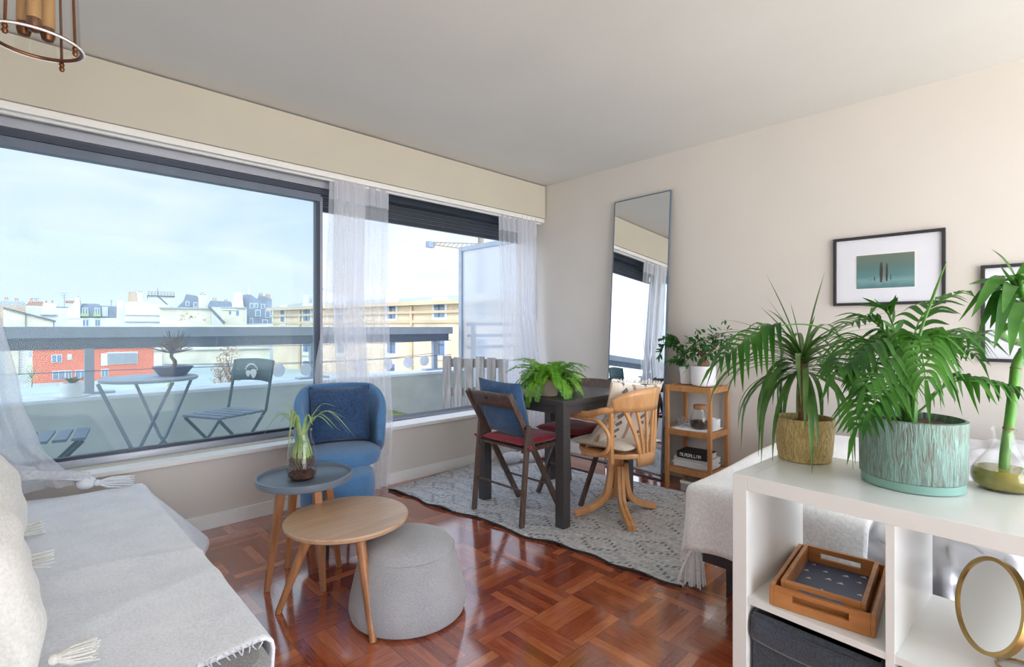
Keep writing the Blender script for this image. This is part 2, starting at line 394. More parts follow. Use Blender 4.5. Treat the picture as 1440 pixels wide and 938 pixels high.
tr = MB().box(XL, XB, YW+.022, YW+.045, 2.175, 2.211).box(XL, XB, YW+.065, YW+.09, 2.165, 2.200).box(XL, XB, YW+.045, 3.47, 2.2, 2.215)
struct('trim_2', tr, M['white'], smooth=False)                  # curtain track
struct('trim_3', MB().box(XL, 1.56, 3.43, 3.47, 2.12, 2.2), M['alu'], smooth=False)
struct('trim_4', MB().box(XL, XB, YW-.022, 3.475, .400, .425), M['white'], smooth=False, bevel=.003)   # sill
struct('trim_5', MB().box(XL, 1.57, 3.395, 3.467, .425, .431), M['pelmet'], smooth=False)
struct('baseboard_window', MB().box(XL, XB-.016, YW-.014, YW, 0, .085), M['white'], smooth=False, bevel=.003)
struct('baseboard_back', MB().box(XB-.014, XB, YBK, YW-.016, 0, .085), M['white'], smooth=False, bevel=.003)
# sliding window, closed half on the left
f1 = MB().box(XL, 1.515, 3.47, 3.515, .428, .470)
wn = struct('window_1', f1, M['alu'], smooth=False, bevel=.003)
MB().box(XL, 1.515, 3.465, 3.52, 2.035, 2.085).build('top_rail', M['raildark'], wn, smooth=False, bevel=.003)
MB().box(XL, 1.49, 3.478, 3.51, .470, .487).build('rubber_seal', M['darkalu'], wn, smooth=False)
MB().box(XL, 1.56, 3.455, 3.62, 2.085, 2.135).build('head_frame', M['darkalu'], wn, smooth=False)  # dark tone stands in for the frame's shadow above the glass
MB().box(1.485, 1.512, 3.47, 3.52, .428, 2.09).build('stile', M['darkalu'], wn, smooth=False, bevel=.003)
MB().box(1.514, 1.556, 3.53, 3.60, .428, 2.09).build('meeting_stile', M['alu'], wn, smooth=False, bevel=.003)
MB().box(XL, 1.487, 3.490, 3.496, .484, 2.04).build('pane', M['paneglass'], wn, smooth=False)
# open half on the right
f2 = MB().box(1.52, XB, 3.476, 3.66, .40, .428)
for k in range(6): f2.box(1.56, XB-.03, 3.485+k*.027, 3.492+k*.027, .428, .440)
f2.box(XB-.035, XB, 3.44, 3.62, .428, 2.2)
w2 = struct('window_2', f2, M['alu'], smooth=False)
MB().box(1.56, XB-.035, 3.50, 3.62, 2.14, 2.2).build('head_frame', M['darkalu'], w2, smooth=False)
sh = MB()
for k in range(8): sh.box(1.56, XB-.035, 3.60+.004*(k%2), 3.616, 2.150-.0165*k-.014, 2.150-.0165*k)
sh.box(1.56, XB-.035, 3.595, 3.622, 1.995, 2.02)
sh.build('roller_shutter', M['darkalu'], w2, smooth=False)
# ================================================================ balcony
BF = .08
struct('balcony_floor', MB().box(-6, 9, 3.645, 5.05, BF-.15, BF), M['concrete'], smooth=False)
p = struct('wall_parapet', MB().box(-6, 9, 5.05, 5.40, -3, .598), M['mintwall'], smooth=False)
MB().box(-6, 9, 5.03, 5.43, .598, .626).build('coping', M['ledge'], p, smooth=False, bevel=.004)
rl = thing('balcony_railing', 'grey metal balcony railing with flat top rail and posts above the white coping', 'railing', (1.0, 5.26, .626))
MB().box(-6, 4.02, 5.225, 5.305, 1.075, 1.163).build('top_rail', M['railgrey'], rl, smooth=False, bevel=.004, world=True)
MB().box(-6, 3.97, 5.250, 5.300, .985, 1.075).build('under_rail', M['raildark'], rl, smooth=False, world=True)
for x in (-3.2, -1.4, .41, 2.21, 3.76):
    pm = MB().box(x-.03, x+.03, 5.24, 5.29, .64, .99).box(x-.16, x+.16, 5.21, 5.32, .626, .642)
    pm.build('post', M['railgrey'], rl, smooth=False, world=True)
for z in (.80, .985):
    wp = [(x*.5, 5.235, z + .012*math.cos(x*.5*1.35)) for x in range(-8, 9)]
    MB().tube(wp, .0035, 5).build('wire', M['raildark'], rl, world=True)
# small white planter by the post
pl = thing('ledge_planter', 'small white round planter standing on the coping beside the railing post', 'planter', (.30, 5.14, .626))
MB().lathe([(0,0),(.05,0),(.075,.06),(.07,.11),(.06,.11),(.055,.02),(0,.02)], n=20).build('pot', M['ceramic'], pl)
MB().lathe([(0,.0),(.10,.0),(.11,.012),(.09,.012),(0,.008)], (0,0,-.0), n=20).build('saucer', M['ceramic'], pl)
mb = MB()
for k in range(14):
    a = k*2.4; r = .02+.03*(k%3)/2
    mb.strip([(0,0,.09),(r*math.cos(a),r*math.sin(a),.13),(2*r*math.cos(a),2*r*math.sin(a),.15)], .03)
mb.build('foliage', M['leafdark'], pl)
# garland of round paper discs on the railing wire
gd = thing('paper_disc_garland', 'string of round pale paper discs hanging along the railing wire', 'garland', (2.6, 5.2, .78))
gp = [(.9,5.21,.84),(1.5,5.21,.815),(2.2,5.21,.80),(3.0,5.21,.80),(3.7,5.21,.835)]
MB().tube(spline(gp,5), .003, 5).build('string', M['raildark'], gd, world=True)
for x,z in ((1.85,.73),(2.12,.725),(2.70,.722),(3.07,.73),(3.34,.738),(3.57,.75)):
    dsc = MB().lathe([(0,-.008),(.055,-.008),(.066,0),(.055,.008),(0,.008)], n=20, c=(0,0,0)).build('disc', M['mat'], gd)
    o = dsc; o.rotation_euler = (PI/2, 0, .3*math.sin(x*7)); o.location = Vector((x, 5.21, z)) - gd.location
# frosted divider
dv = thing('balcony_divider', 'frosted glass balcony divider in a grey metal frame at the right end', 'divider', (4.10, 4.45, BF))
fr = MB().box(4.075,4.125,5.12,5.18,BF,2.19).box(4.08,4.12,3.71,5.15,2.13,2.19).box(4.08,4.12,3.71,5.15,BF,BF+.06).box(4.075,4.125,3.71,3.76,BF,2.19)
fr.build('frame', M['railgrey'], dv, smooth=False, bevel=.004, world=True)
def frosted():
    m, nt, out = newmat('frosted_glass'); g = G(nt)
    t = g.n('ShaderNodeBsdfRefraction'); t.inputs['Roughness'].default_value = .32; t.inputs['IOR'].default_value = 1.03; t.inputs[0].default_value = (.95,.95,.97,1)
    d = g.n('ShaderNodeBsdfTranslucent'); d.inputs[0].default_value = (.92,.93,.96,1)
    mx = g.n('ShaderNodeMixShader'); mx.inputs[0].default_value = .5; g.l(t.outputs[0], mx.inputs[1]); g.l(d.outputs[0], mx.inputs[2]); g.l(mx.outputs[0], out.inputs[0]); return m
M['frost'] = frosted()
MB().box(4.097,4.103,3.75,5.13,BF+.05,2.14).build('frosted_pane', M['frost'], dv, smooth=False, world=True)
nb = thing('neighbour_railing', 'dark bars of the neighbouring railing, a blur behind the frosted glass divider', 'railing', (4.5, 5.2, .626))
for z in (.90, 1.05, 1.20): MB().box(4.13, 8, 5.0, 5.06, z-.02, z+.02).build('bar', M['raildark'], nb, smooth=False, world=True)
for x in (4.25, 6.2): MB().box(x-.02, x+.02, 5.06, 5.12, .626, 1.22).build('post', M['raildark'], nb, smooth=False, world=True)
# pallets
pt = thing('upright_pallet', 'weathered wooden pallet standing upright against the frosted balcony divider', 'pallet', (3.45, 4.25, BF))
a0 = Vector((3.32, 4.42, 0)); a1 = Vector((3.64, 3.88, 0)); 
for k in range(6):
    c = a0.lerp(a1, k/5); dd = (a1-a0).normalized(); mm = Matrix.Translation((c.x, c.y, BF)) @ Matrix.Rotation(math.atan2(dd.y, dd.x), 4, 'Z')
    MB().box(-.047,.047,-.011,.011,.0,.77-.012*(k%3), mm).build('plank', M['oldwood'], pt, smooth=False, bevel=.003, world=True)
mm = Matrix.Translation((a0.x, a0.y, BF)) @ Matrix.Rotation(math.atan2((a1-a0).y, (a1-a0).x), 4, 'Z'); L = (a1-a0).length
for z in (.06, .34, .65): MB().box(-.04, L+.04, .011, .09, z, z+.09, mm).build('stringer', M['oldwood'], pt, smooth=False, world=True)
fp = thing('mossy_pallet', 'mossy flat pallet lying on the balcony floor in front of the upright one', 'pallet', (2.9, 4.5, BF))
for k in range(5): MB().box(2.36,2.98,4.40+.12*k,4.49+.12*k,BF+.14,BF+.16).build('plank', M['mosswood'], fp, smooth=False, world=True)
for x in (2.44,2.71,2.92): MB().box(x,x+.08,4.40,4.97,BF,BF+.14).build('stringer', M['mosswood'], fp, smooth=False, world=True)

# bistro table and chairs
def ring(c, r, n=24): return [(c[0]+r*math.cos(2*PI*i/n), c[1]+r*math.sin(2*PI*i/n), c[2]) for i in range(n)]
bt = thing('bistro_table', 'round folding metal bistro table on the balcony holding the bare bonsai', 'table', (.62, 4.02, BF), rad(-30))
TH = .735
MB().lathe([(0,TH),(.262,TH),(.267,TH+.006),(.267,TH+.018),(.255,TH+.022),(0,TH+.020)], n=40).build('tabletop', M['railgrey'], bt)
for s in (-1,1):
    MB().tube([(s*.20,-.20,TH),(s*.02,-.20,.33),(-s*.20,-.20,0)], .010, 6).build('leg', M['bistrogrey'], bt)
    MB().tube([(s*.18,.20,TH),(s*.02,.20,.33),(-s*.20,.20,0)], .010, 6).build('leg', M['bistrogrey'], bt)
    MB().tube([(s*.10,-.20,.17),(s*.10,.20,.17)], .007, 6).build('crossbar', M['bistrogrey'], bt)
def bistro_chair(label, loc, rz):
    t = thing('bistro_chair', label, 'chair', loc, rz, 'folding bistro chairs on the balcony')
    for s in (-1,1):
        MB().tube([(-.24,s*.19,.82),(-.17,s*.19,.46),(.22,s*.19,0)], .011, 6).build('frame_leg', M['bistro'], t)
        MB().tube([(.20,s*.165,.44),(0,s*.165,.22),(-.22,s*.165,0)], .011, 6).build('cross_leg', M['bistro'], t)
    for x in (-.10,.12): MB().tube([(x,-.19,.12 if x>0 else .12),(x,.19,.12)], .007, 6).build('stretcher', M['bistro'], t)
    for k in range(5): MB().box(-.17+k*.08,-.11+k*.08,-.18,.18,.445,.46).build('seat_slat', M['bistrogrey'], t, smooth=False)
    def bk(u, v):
        y = -.205 + .41*u; return Vector((-.20 - .035*v - .03*(1-(2*u-1)**2), y, .66 + .165*v + .012*(1-(2*u-1)**2)))
    b = MB().grid(bk, 12, 3).build('backrest', M['bistro'], t, solid=.008)
    return t, b
bc, bb = bistro_chair('dark green folding bistro chair with white emblem on its back, right of the balcony table', (1.10, 4.12, BF), rad(205))
# white emblem on the back: two pear shapes under an arc of small letters
em = MB()
for cy, s in ((.02,1.0),(-.035,.72)):
    o2 = [(.030*s*math.sin(2*PI*i/16)*(1-.45*math.cos(2*PI*i/16)), -.036*s*math.cos(2*PI*i/16)) for i in range(16)]
    em.add([Vector((-.258,cy+a,.722+b)) for a,b in o2], [tuple(range(16))])
for i in range(9):
    a = rad(20+i*17.5); em.box(-.2605,-.2575,.062*math.cos(a)-.006,.062*math.cos(a)+.006,.735+.062*math.sin(a)-.005,.735+.062*math.sin(a)+.005)
em2 = MB(); em2.v = [p + Vector((.034,0,0)) for p in em.v]; em2.f = em.f
em3 = MB(); em3.v = [p + Vector((.034+.009*2.2,0,0)) for p in em.v]; em3.f = em.f
em3.build('emblem', M['whiteprint'], bc, smooth=False, solid=.002)
for ob in [o for o in bc.children if o.name.startswith('emblem')]:
    ob.location = (-.008,0,0)
bistro_chair('dark green folding bistro chair at the left end of the balcony, half behind the curtain', (.09, 3.93, BF), rad(-8))
# bare bonsai
bs = thing('bare_bonsai', 'bare bonsai tree in a slate blue bowl on the bistro table', 'bonsai', (.745, 4.02, BF+TH+.021))
MB().lathe([(0,0),(.075,0),(.115,.055),(.118,.062),(.105,.062),(.07,.045),(0,.045)], n=28).build('bowl', M['bonsaipot'], bs)
MB().lathe([(0,.056),(.10,.05)], n=20).build('soil', M['soil'], bs)
tw = MB(); tw.tube(spline([(0,0,.04),(.012,0,.09),(-.008,.005,.13),(.006,0,.17)],4), [.013]*6+[.011]*7, 6)
random.seed(4)
for k in range(46):
    a = random.uniform(0,2*PI); el = random.uniform(-.15,1.35); L = random.uniform(.09,.15)
    d = Vector((math.cos(a)*math.cos(el), math.sin(a)*math.cos(el), math.sin(el)))
    q = Vector((0,0,.16)) + d*L*.45; e = Vector((0,0,.18)) + d*L
    tw.tube([(0,0,.15), q, e], [.004,.003,.0015], 4)
    for j in range(3):
        e2 = q + Vector((random.uniform(-1,1),random.uniform(-1,1),random.uniform(-.3,1)))*.05
        tw.tube([q, q.lerp(e2,.5)+Vector((0,0,.006)), e2], [.002,.0016,.001], 3)
tw.build('trunk_and_twigs', M['twig'], bs)

# ================================================================ the city
def cm(n, c, r=.85, var=.05, scale=.6, bump=0): M[n] = plain(n, c, r, var=var, scale=scale)
cm('city_white', RGB(190,188,183)); cm('city_cream', RGB(190,183,162), var=.1); cm('city_pale', RGB(172,171,168))
cm('sandstone', RGB(190,172,144), var=.08); cm('sandtrim', RGB(172,154,126)); cm('red_cladding', RGB(184,92,66), var=.05)
cm('slate', RGB(104,112,126), var=.12, scale=1.2); cm('zinc', RGB(140,146,154), .5); cm('chimneybrick', RGB(164,140,116), var=.1)
cm('city_glass', RGB(92,112,134), .2); cm('city_dark', RGB(84,84,88)); cm('city_shutter', RGB(158,168,174)); cm('greenbox', RGB(128,150,98)); cm('gravelroof', RGB(150,160,154), .95)
cm('tilered', RGB(150,106,88)); cm('tree_green', RGB(150,166,96)); cm('tree_brown', RGB(150,122,96)); cm('cranewhite', RGB(112,104,92))
struct('ground', MB().box(-90,150,5.5,190,-2.8,-2.4), M['gravelroof'], smooth=False)
ROT = YAW - PI/2
class House:
    """a building whose front stands d metres from the eye; sizes come in picture pixels at that distance"""
    def __init__(s, name, label, d, u0, u1, cat='building', group=None, yaw=0):
        s.d = d; s.k = d/F; s.u0 = u0; s.uc = (u0+u1)/2
        c = PD(s.uc, V0, d); c.z = -3.0
        al = math.atan((s.uc-U0)/F); s.kx = s.k*math.cos(al)       # the front faces the flat squarely
        s.t = thing(name, label, cat, c, ROT-al+yaw, group)
    def X(s, u): return (u - s.uc)*s.kx
    def Z(s, v): return EYE - (v - V0)*s.k + 3.0
    def block(s, name, mat, u0, u1, v0, v1=None, y0=0, dep=8, parent=None):
        z1 = s.Z(v0); z0 = 0 if v1 is None else s.Z(v1)
        return MB().box(s.X(u0), s.X(u1), y0, y0+dep, z0, z1).build(name, M[mat], parent or s.t, smooth=False)
    def poly(s, name, mat, pts, y0=0, dep=8, parent=None):
        return MB().prism([(s.X(u), s.Z(v)) for u,v in pts], y0, y0+dep, 'y').build(name, M[mat], parent or s.t, smooth=False)
    def win(s, u0, u1, v0, v1, mat='city_glass', y=0, frame='city_white', mull=True):
        k = s.k; f = MB().box(s.X(u0)-.8*k, s.X(u1)+.8*k, y-.06, y+.02, s.Z(v1)-.8*k, s.Z(v0)+.8*k)
        w = f.build('window', M[frame], s.t, smooth=False)
        p = MB().box(s.X(u0), s.X(u1), y-.10, y-.05, s.Z(v1), s.Z(v0)); p.build('pane', M[mat], w, smooth=False)
        if mull:
            xm = (s.X(u0)+s.X(u1))/2; MB().box(xm-.35*k, xm+.35*k, y-.13, y-.09, s.Z(v1), s.Z(v0)).build('glazing_bar', M[frame], w, smooth=False)
        return w
    def chimney(s, u0, u1, v0, v1, mat='chimneybrick', y=2, dep=1.6, pots=2):
        c = s.block('chimney', mat, u0, u1, v0, v1, y, dep)
        for j in range(pots):
            uu = u0 + (u1-u0)*(j+.5)/pots
            MB().lathe([(0,0),(.9*s.k,0),(.7*s.k,2.2*s.k),(0,2.2*s.k)], (s.X(uu), y+dep/2, s.Z(v0)), 8).build('chimney_pot', M['tilered'], c)
    def antenna(s, u, v0, v1, y=3, arms=3, w=5):
        m = MB().tube([(s.X(u),y,s.Z(v1)),(s.X(u),y,s.Z(v0))], .22*s.k, 4)
        for j in range(arms):
            z = s.Z(v0 + j*(v1-v0)*.14+.5); m.tube([(s.X(u-w+j),y,z),(s.X(u+w-j),y,z)], .16*s.k, 4)
        m.build('antenna', M['city_dark'], s.t)
far = 'pale houses on the skyline'
h = House('far_house', 'low tan house row at the far left of the skyline, nearest the curtain', 95, 0, 60, group=far)
h.block('wall', 'chimneybrick', -10, 38, 430); h.poly('roof', 'zinc', [(-10,430),(38,430),(34,424),(-6,424)]); h.chimney(6,12,420,428); h.chimney(20,26,421,428)
h = House('far_house', 'far pink roofed house behind the sloping shed roof on the left skyline', 90, 36, 66, group=far)
h.block('wall', 'city_pale', 36, 64, 430); h.poly('roof', 'tilered', [(36,430),(64,430),(60,424),(41,424)]); h.chimney(42,46,421,427); h.antenna(51,418,428)
h = House('sloping_shed', 'beige shed with one long sloping roof beam at the left of the skyline', 62, 12, 82)
h.poly('wall', 'city_cream', [(6,470),(6,434),(18,437),(76,452),(76,470)], dep=9); h.poly('roof', 'city_dark', [(6,432.5),(18,435.5),(79,450.5),(79,453),(18,438),(6,435)], y0=-.3, dep=3); h.block('base','city_cream',6,76,469,dep=9)
h.block('post','city_dark',35.5,36.5,440,470,-.2,.2); h.block('post','city_dark',75.5,77,452,470,-.2,.2)
h = House('white_block_house', 'plain white block house with a stepped top behind the shed', 72, 55, 96, group=far)
h.block('wall','city_white',58,97,433); h.block('upper_wall','city_white',60,79,426,434,2,6); h.chimney(63,66,423.5,426.5,y=4,pots=1); h.chimney(72,75,423,426.5,y=4,pots=1); h.block('terrace_slab','zinc',56,80,442,443.4,-.4,2); h.antenna(91,410,433,w=6); h.poly('roof','slate',[(78,433),(97,433),(95,431),(80,431)])
h = House('mansard_house', 'white house with slate mansard, two dormers and green window boxes', 60, 94, 166)
h.block('wall','city_white',96,176,447,dep=9); h.poly('gable','city_white',[(96,448),(96,437),(106,424),(107,419),(112,419),(113,428),(113,448)],y0=-.1,dep=9)
h.poly('mansard_roof','slate',[(112,447.5),(113,432),(116,427),(138,427),(142,429.5),(164,430),(166,447.5)],y0=.3,dep=8)
h.block('ridge_cap','tilered',91,106,422,425,3,2); h.chimney(107.5,111.5,418,424,y=2,pots=1); h.block('end_chimney','city_white',165,175.5,422,447,.2,2)
for a,b in ((116.5,123),(134,140)):
    h.win(a,b,433.5,441,y=.2); h.block('window_box','greenbox',a-3,b+2,441,445,-.5,.7)
h.win(145,151,432,444,'city_shutter',y=.2)
for a in (117,121.5,134,138): h.win(a,a+2.6,450,458,'city_glass',y=0,mull=False)
h.antenna(158,420,430,w=3)
h = House('party_wall_building', 'big white building with rooftop terrace, railing and outside stairs', 55, 176, 235)
h.poly('wall','city_white',[(176,560),(176,427),(184,424.5),(208,424.5),(218,428),(240,428),(240,560)],dep=10)
h.chimney(180,192,412,426,y=1,pots=3); h.chimney(193,200,411,426,'city_white',y=1,pots=2)
h.block('roof_room','city_white',208,247,415,434,2,5); h.block('roof_slab','city_dark',207,248,413.6,415.2,1.8,5.5)
rm = MB()
for i in range(9): rm.tube([(h.X(209+i*4.7),1.9,h.Z(415)),(h.X(209+i*4.7),1.9,h.Z(408.5))], .25*h.k, 4)
for v in (408.5,411.5): rm.tube([(h.X(208),1.9,h.Z(v)),(h.X(248),1.9,h.Z(v))], .25*h.k, 4)
rm.tube([(h.X(222.5),1.9,h.Z(415)),(h.X(222.5),1.9,h.Z(402.5))], .3*h.k, 4)
rm.build('roof_railing', M['city_dark'], h.t)
MB().bar((h.X(222),1.2,h.Z(415)),(h.X(245),1.2,h.Z(434)),.5,1.6*h.k).build('outside_stair', M['city_dark'], h.t, smooth=False)
h.block('string_course','zinc',176,235,452,453,-.15,.3); h.block('string_course','zinc',176,235,443,443.6,-.15,.3)
h = House('cream_wall_building', 'long cream walled building with a stained upper wall below the slate roofs', 50, 224, 384)
h.block('lower_wall','city_cream',219,383,457,dep=6); h.block('upper_wall','city_cream',228,296,434,457,.2,7); h.block('roof_edge','zinc',227,297,433,434.6,-.1,7)
m_st = MB()
random.seed(11)
for i in range(22):
    uu = random.uniform(252,286); vv = random.uniform(440,449); q = random.uniform(.8,2.6)
    m_st.box(h.X(uu),h.X(uu+q*1.4),.18,.21,h.Z(vv+q),h.Z(vv))
m_st.build('wall_stain', M['chimneybrick'], h.t, smooth=False)
MB().bar((h.X(294),-.2,h.Z(432)),(h.X(316),-.2,h.Z(455)),.4,3.5*h.k).build('outside_stair', M['city_dark'], h.t, smooth=False)
h.block('ledge','zinc',219,383,491,492,-.2,.3); h.poly('gable_end','city_white',[(218,508),(232,496),(232,560),(218,560)],y0=-.6,dep=.6)
h = House('slate_roof_house', 'slate roofed house with dormers and a cream chimney behind the cream wall', 70, 256, 296)
h.poly('roof','slate',[(246,436),(258,424),(262,414),(277,416),(288,436)],y0=0,dep=6); h.block('wall','city_pale',246,296,434); h.chimney(279,291,415,436,'city_cream',y=-.3,dep=2,pots=2); h.win(262,265.5,425,430,y=-.05,mull=False); h.win(273,277,426,431,y=-.05,mull=False); h.antenna(285,409,416,arms=1,w=2)
h = House('far_house', 'low grey roofs just right of the cream chimney on the skyline', 92, 292, 326, group=far)
h.block('wall','city_pale',291,328,432); h.poly('roof','slate',[(291,432),(328,432),(325,424),(296,423)]); h.chimney(298,305,420,426); h.chimney(315,321,422,428)
h = House('flat_roof_house', 'small cream flat roofed house with two dark windows below the mansards', 58, 310, 346)
h.block('wall','city_cream',312,346,433); h.block('roof_slab','zinc',311,347,431.6,433.2,-.3,8.6); h.win(322,325,437,442,mull=False); h.win(332,336,437,443,mull=False); h.block('eave','city_white',312,333,434,436,-.2,.3); h.block('pilaster','city_white',345,347,432,None,-.2,1)
h = House('tall_mansard_house', 'tall grey mansard houses with cream gable and spire right of the skyline', 66, 326, 384)
h.poly('gable','city_cream',[(326,470),(327,432),(330,413),(333,411),(340,412),(343,432),(343,470)],y0=-.2,dep=6)
h.poly('mansard_roof','slate',[(342,432),(342,415),(348,414),(352,414),(362,420),(364,414),(372,416),(383,420),(383,456),(346,456)],y0=.4,dep=6)
h.block('wall','city_pale',343,383,455)
for a,b,c,d_ in ((352,356,427,433),(359,362,427,432),(368,372,428,433),(360,366,436,444),(374,380,437,446),(352,355,448,455),(370,376,450,457)): h.win(a,b,c,d_,y=.35,mull=False)
h.chimney(364,370,412,418,y=2,pots=2); h.chimney(374,382,413,420,y=3,pots=3)
sp = MB().lathe([(0,0),(1.6*h.k,0),(1.2*h.k,6*h.k),(.5*h.k,9*h.k),(.3*h.k,17*h.k),(0,18*h.k)], (h.X(350.5),3,h.Z(415)), 8); sp.build('spire', M['city_white'], h.t)
# red building and its neighbours, lower down
h = House('red_building', 'low red clad building with a shuttered ribbon window below the railing', 34, 50, 222)
h.block('wall','red_cladding',51,221,489,dep=6); h.block('roof_slab','zinc',50,222,487.6,489.4,-.15,6.4)
h.win(76,88,498,507); h.win(97,101,498,504,'city_shutter',mull=False); w_ = h.win(152,195,496.5,512.5,'city_shutter'); h.win(143,151,498,514,'city_white',mull=False)
bl = MB()
for i in range(12): bl.box(h.X(152),h.X(195),-.16,-.11,h.Z(497.6+i*1.25+.5),h.Z(497.6+i*1.25))
bl.build('shutter_slat', M['zinc'], w_, smooth=False)
for a,b in ((77,92),(94,101),(107,121),(143,152)): h.win(a,b,520,530)
h = House('white_rear_house', 'white rendered house with rough end wall left of the red building', 38, 8, 50)
h.block('wall','city_white',20,56,484,dep=5); h.block('end_wall','city_cream',8,26,486,None,-.3,5); h.win(41,50,492,500,'city_shutter')
# long sandstone building running away to the left
PL = PD(384, V0, 45); PR = PD(790, V0, 27.2)
PL.z = PR.z = -3.0; ax = (PR-PL); LEN = ax.length; ang = math.atan2(ax.y, ax.x)
sb = thing('sandstone_building', 'long beige stone building with dark windows and cornice across the right opening', 'building', PL, ang)
def onwall(u, v):
    a = FW + RT*((u-U0)/F); den = a.x*ax.y - a.y*ax.x; t = (PL.x*ax.y - PL.y*ax.x)/den
    q = a*t - Vector((PL.x,PL.y,0)); return q.dot(ax)/LEN, EYE-(v-V0)/F*t + 3.0
ZT = onwall(500, V0-32)[1]
MB().box(0,LEN,0,9,0,ZT-.25).build('wall', M['sandstone'], sb, smooth=False)
MB().box(-.35,LEN,-.45,9.4,ZT-.25,ZT).box(-.15,LEN,-.2,9.2,ZT-.8,ZT-.62).build('cornice', M['sandtrim'], sb, smooth=False)
MB().prism([(-.3,ZT),(9.3,ZT),(6.5,ZT+.5),(2.5,ZT+.5)],-.2,LEN,'x').build('roof', M['zinc'], sb, smooth=False)
for (u0,u1,v0,v1) in ((396,401,433,452),(428,437,431,451),(474,483,429,450),(546,557,425,448),(612,626,423,446),(670,685,419,446),(428,437,481,494),(476,484,480,495),(546,557,477,496),(612,626,477,498),(670,685,476,500),(428,437,508,528),(546,556,512,530)):
    x0,z0 = onwall(u0,v1); x1,z1 = onwall(u1,v0)
    wf = MB().box(x0-.22,x1+.22,-.07,.05,z0-.35,z1+.25).build('window', M['city_white'], sb, smooth=False)
    MB().box(x0,x1,-.11,-.05,z0,z1).build('pane', M['city_glass'], wf, smooth=False)
    xm = (x0+x1)/2; MB().box(xm-.05,xm+.05,-.15,-.1,z0,z1).box(x0,x1,-.15,-.1,z0+(z1-z0)*.66-.04,z0+(z1-z0)*.66+.04).build('glazing_bar', M['city_dark'], wf, smooth=False)
for u in (423,580):
    x,_ = onwall(u,460); MB().tube([(x,-.12,0),(x,-.12,ZT-.3)], .10, 8).build('downpipe', M['sandtrim'], sb)
x,z = onwall(500,453); MB().box(0,LEN,-.12,.1,z-.1,z+.1).build('string_course', M['sandtrim'], sb, smooth=False)
for u,v0,w_ in ((400,409,7),(412,409,5),(432,410,3)):
    x,_ = onwall(u,460); MB().box(x-w_*.06,x+w_*.06,2,4,ZT+.2,ZT+1.2).build('chimney', M['city_white'], sb, smooth=False)
x,_ = onwall(405,460)
m_ = MB().tube([(x,3,ZT+.2),(x,3,ZT+2.0)],.03,4).tube([(x-.7,3,ZT+1.7),(x+.7,3,ZT+1.7)],.025,4).tube([(x-.4,3,ZT+1.9),(x+.4,3,ZT+1.9)],.025,4); m_.build('antenna', M['city_dark'], sb)
# trees and bushes in the yard
def tree(name, label, mat, u, vtop, vbot, d, wpx, n=500, seed=1, group=None):
    random.seed(seed); c = PD(u, vbot, d); H = (vbot-vtop)*d/F; R = wpx*d/F/2
    t = thing(name, label, 'tree' if 'tree' in name else 'bush', (c.x,c.y,-3.0), 0, group); z0 = c.z+3.0
    b = MB().tube([(0,0,0),(.04*H,0,z0+H*.3),(0,.02*H,z0+H*.7)], [.03*H,.025*H,.012*H], 6)
    for k in range(9):
        a = k*2.4; b.tube([(0,0,z0+H*.3),(R*.4*math.cos(a),R*.4*math.sin(a),z0+H*.55),(R*.75*math.cos(a),R*.75*math.sin(a),z0+H*(.6+.3*random.random()))],[.012*H,.008*H,.004*H],4)
    b.build('trunk', M['twig'], t); f = MB()
    for k in range(n):
        a = random.uniform(0,2*PI); e = random.uniform(-1,1); r = random.random()**.5
        q = Vector((R*r*math.cos(a)*math.sqrt(1-e*e*.9), R*r*math.sin(a)*math.sqrt(1-e*e*.9), z0+H*(.55+.45*e)))
        w_ = R*.13*random.uniform(.6,1.3); dv_ = Vector((random.uniform(-1,1),random.uniform(-1,1),random.uniform(-1,1))).normalized(); s_ = dv_.orthogonal().normalized()
        f.add([q-dv_*w_, q+s_*w_*.5, q+dv_*w_, q-s_*w_*.5],[(0,1,2,3)])
    f.build('foliage', M[mat], t)
tree('brown_tree','slender brown leaved tree in front of the cream wall','tree_brown',321,483,560,26,34,420,3)
tree('yard_bush','yellow green bush at the foot of the red building','tree_green',44,513,540,30,16,160,5)
tree('yard_bush','olive bush below the brown tree in the yard','tree_brown',309,510,545,24,26,240,6)
tree('yard_bush','grey green bush between the red and the cream buildings','tree_green',238,518,545,30,24,160,8)
# crane
cr = thing('tower_crane', 'pale tower crane with its jib above the stone building roof', 'crane', PD(668,480,120))
A = PD(604,343.5,120); B = PD(676,353,120)
cr.location = (B.x,B.y,-3.0)
j = MB(); n = 12
for k in range(n):
    p0 = A.lerp(B,k/n); p1 = A.lerp(B,(k+1)/n); up = Vector((0,0,.5 + 1.2*(k/n)))
    up1 = Vector((0,0,.5+1.2*((k+1)/n)))
    j.bar(p0,p1,.26,.26).bar(p0+up,p1+up1,.22,.22).bar(p0,p1+up1,.16,.16)
j.build('jib', M['cranewhite'], cr, smooth=False, world=True)
MB().bar((B.x,B.y,-3.0),(B.x,B.y,B.z+5),1.0,1.0).build('mast', M['cranewhite'], cr, smooth=False, world=True)
cw = PD(605,344,120); MB().box(cw.x-.9,cw.x+.9,cw.y-.6,cw.y+.6,cw.z-.7,cw.z+.7).build('trolley', M['raildark'], cr, smooth=False, world=True)
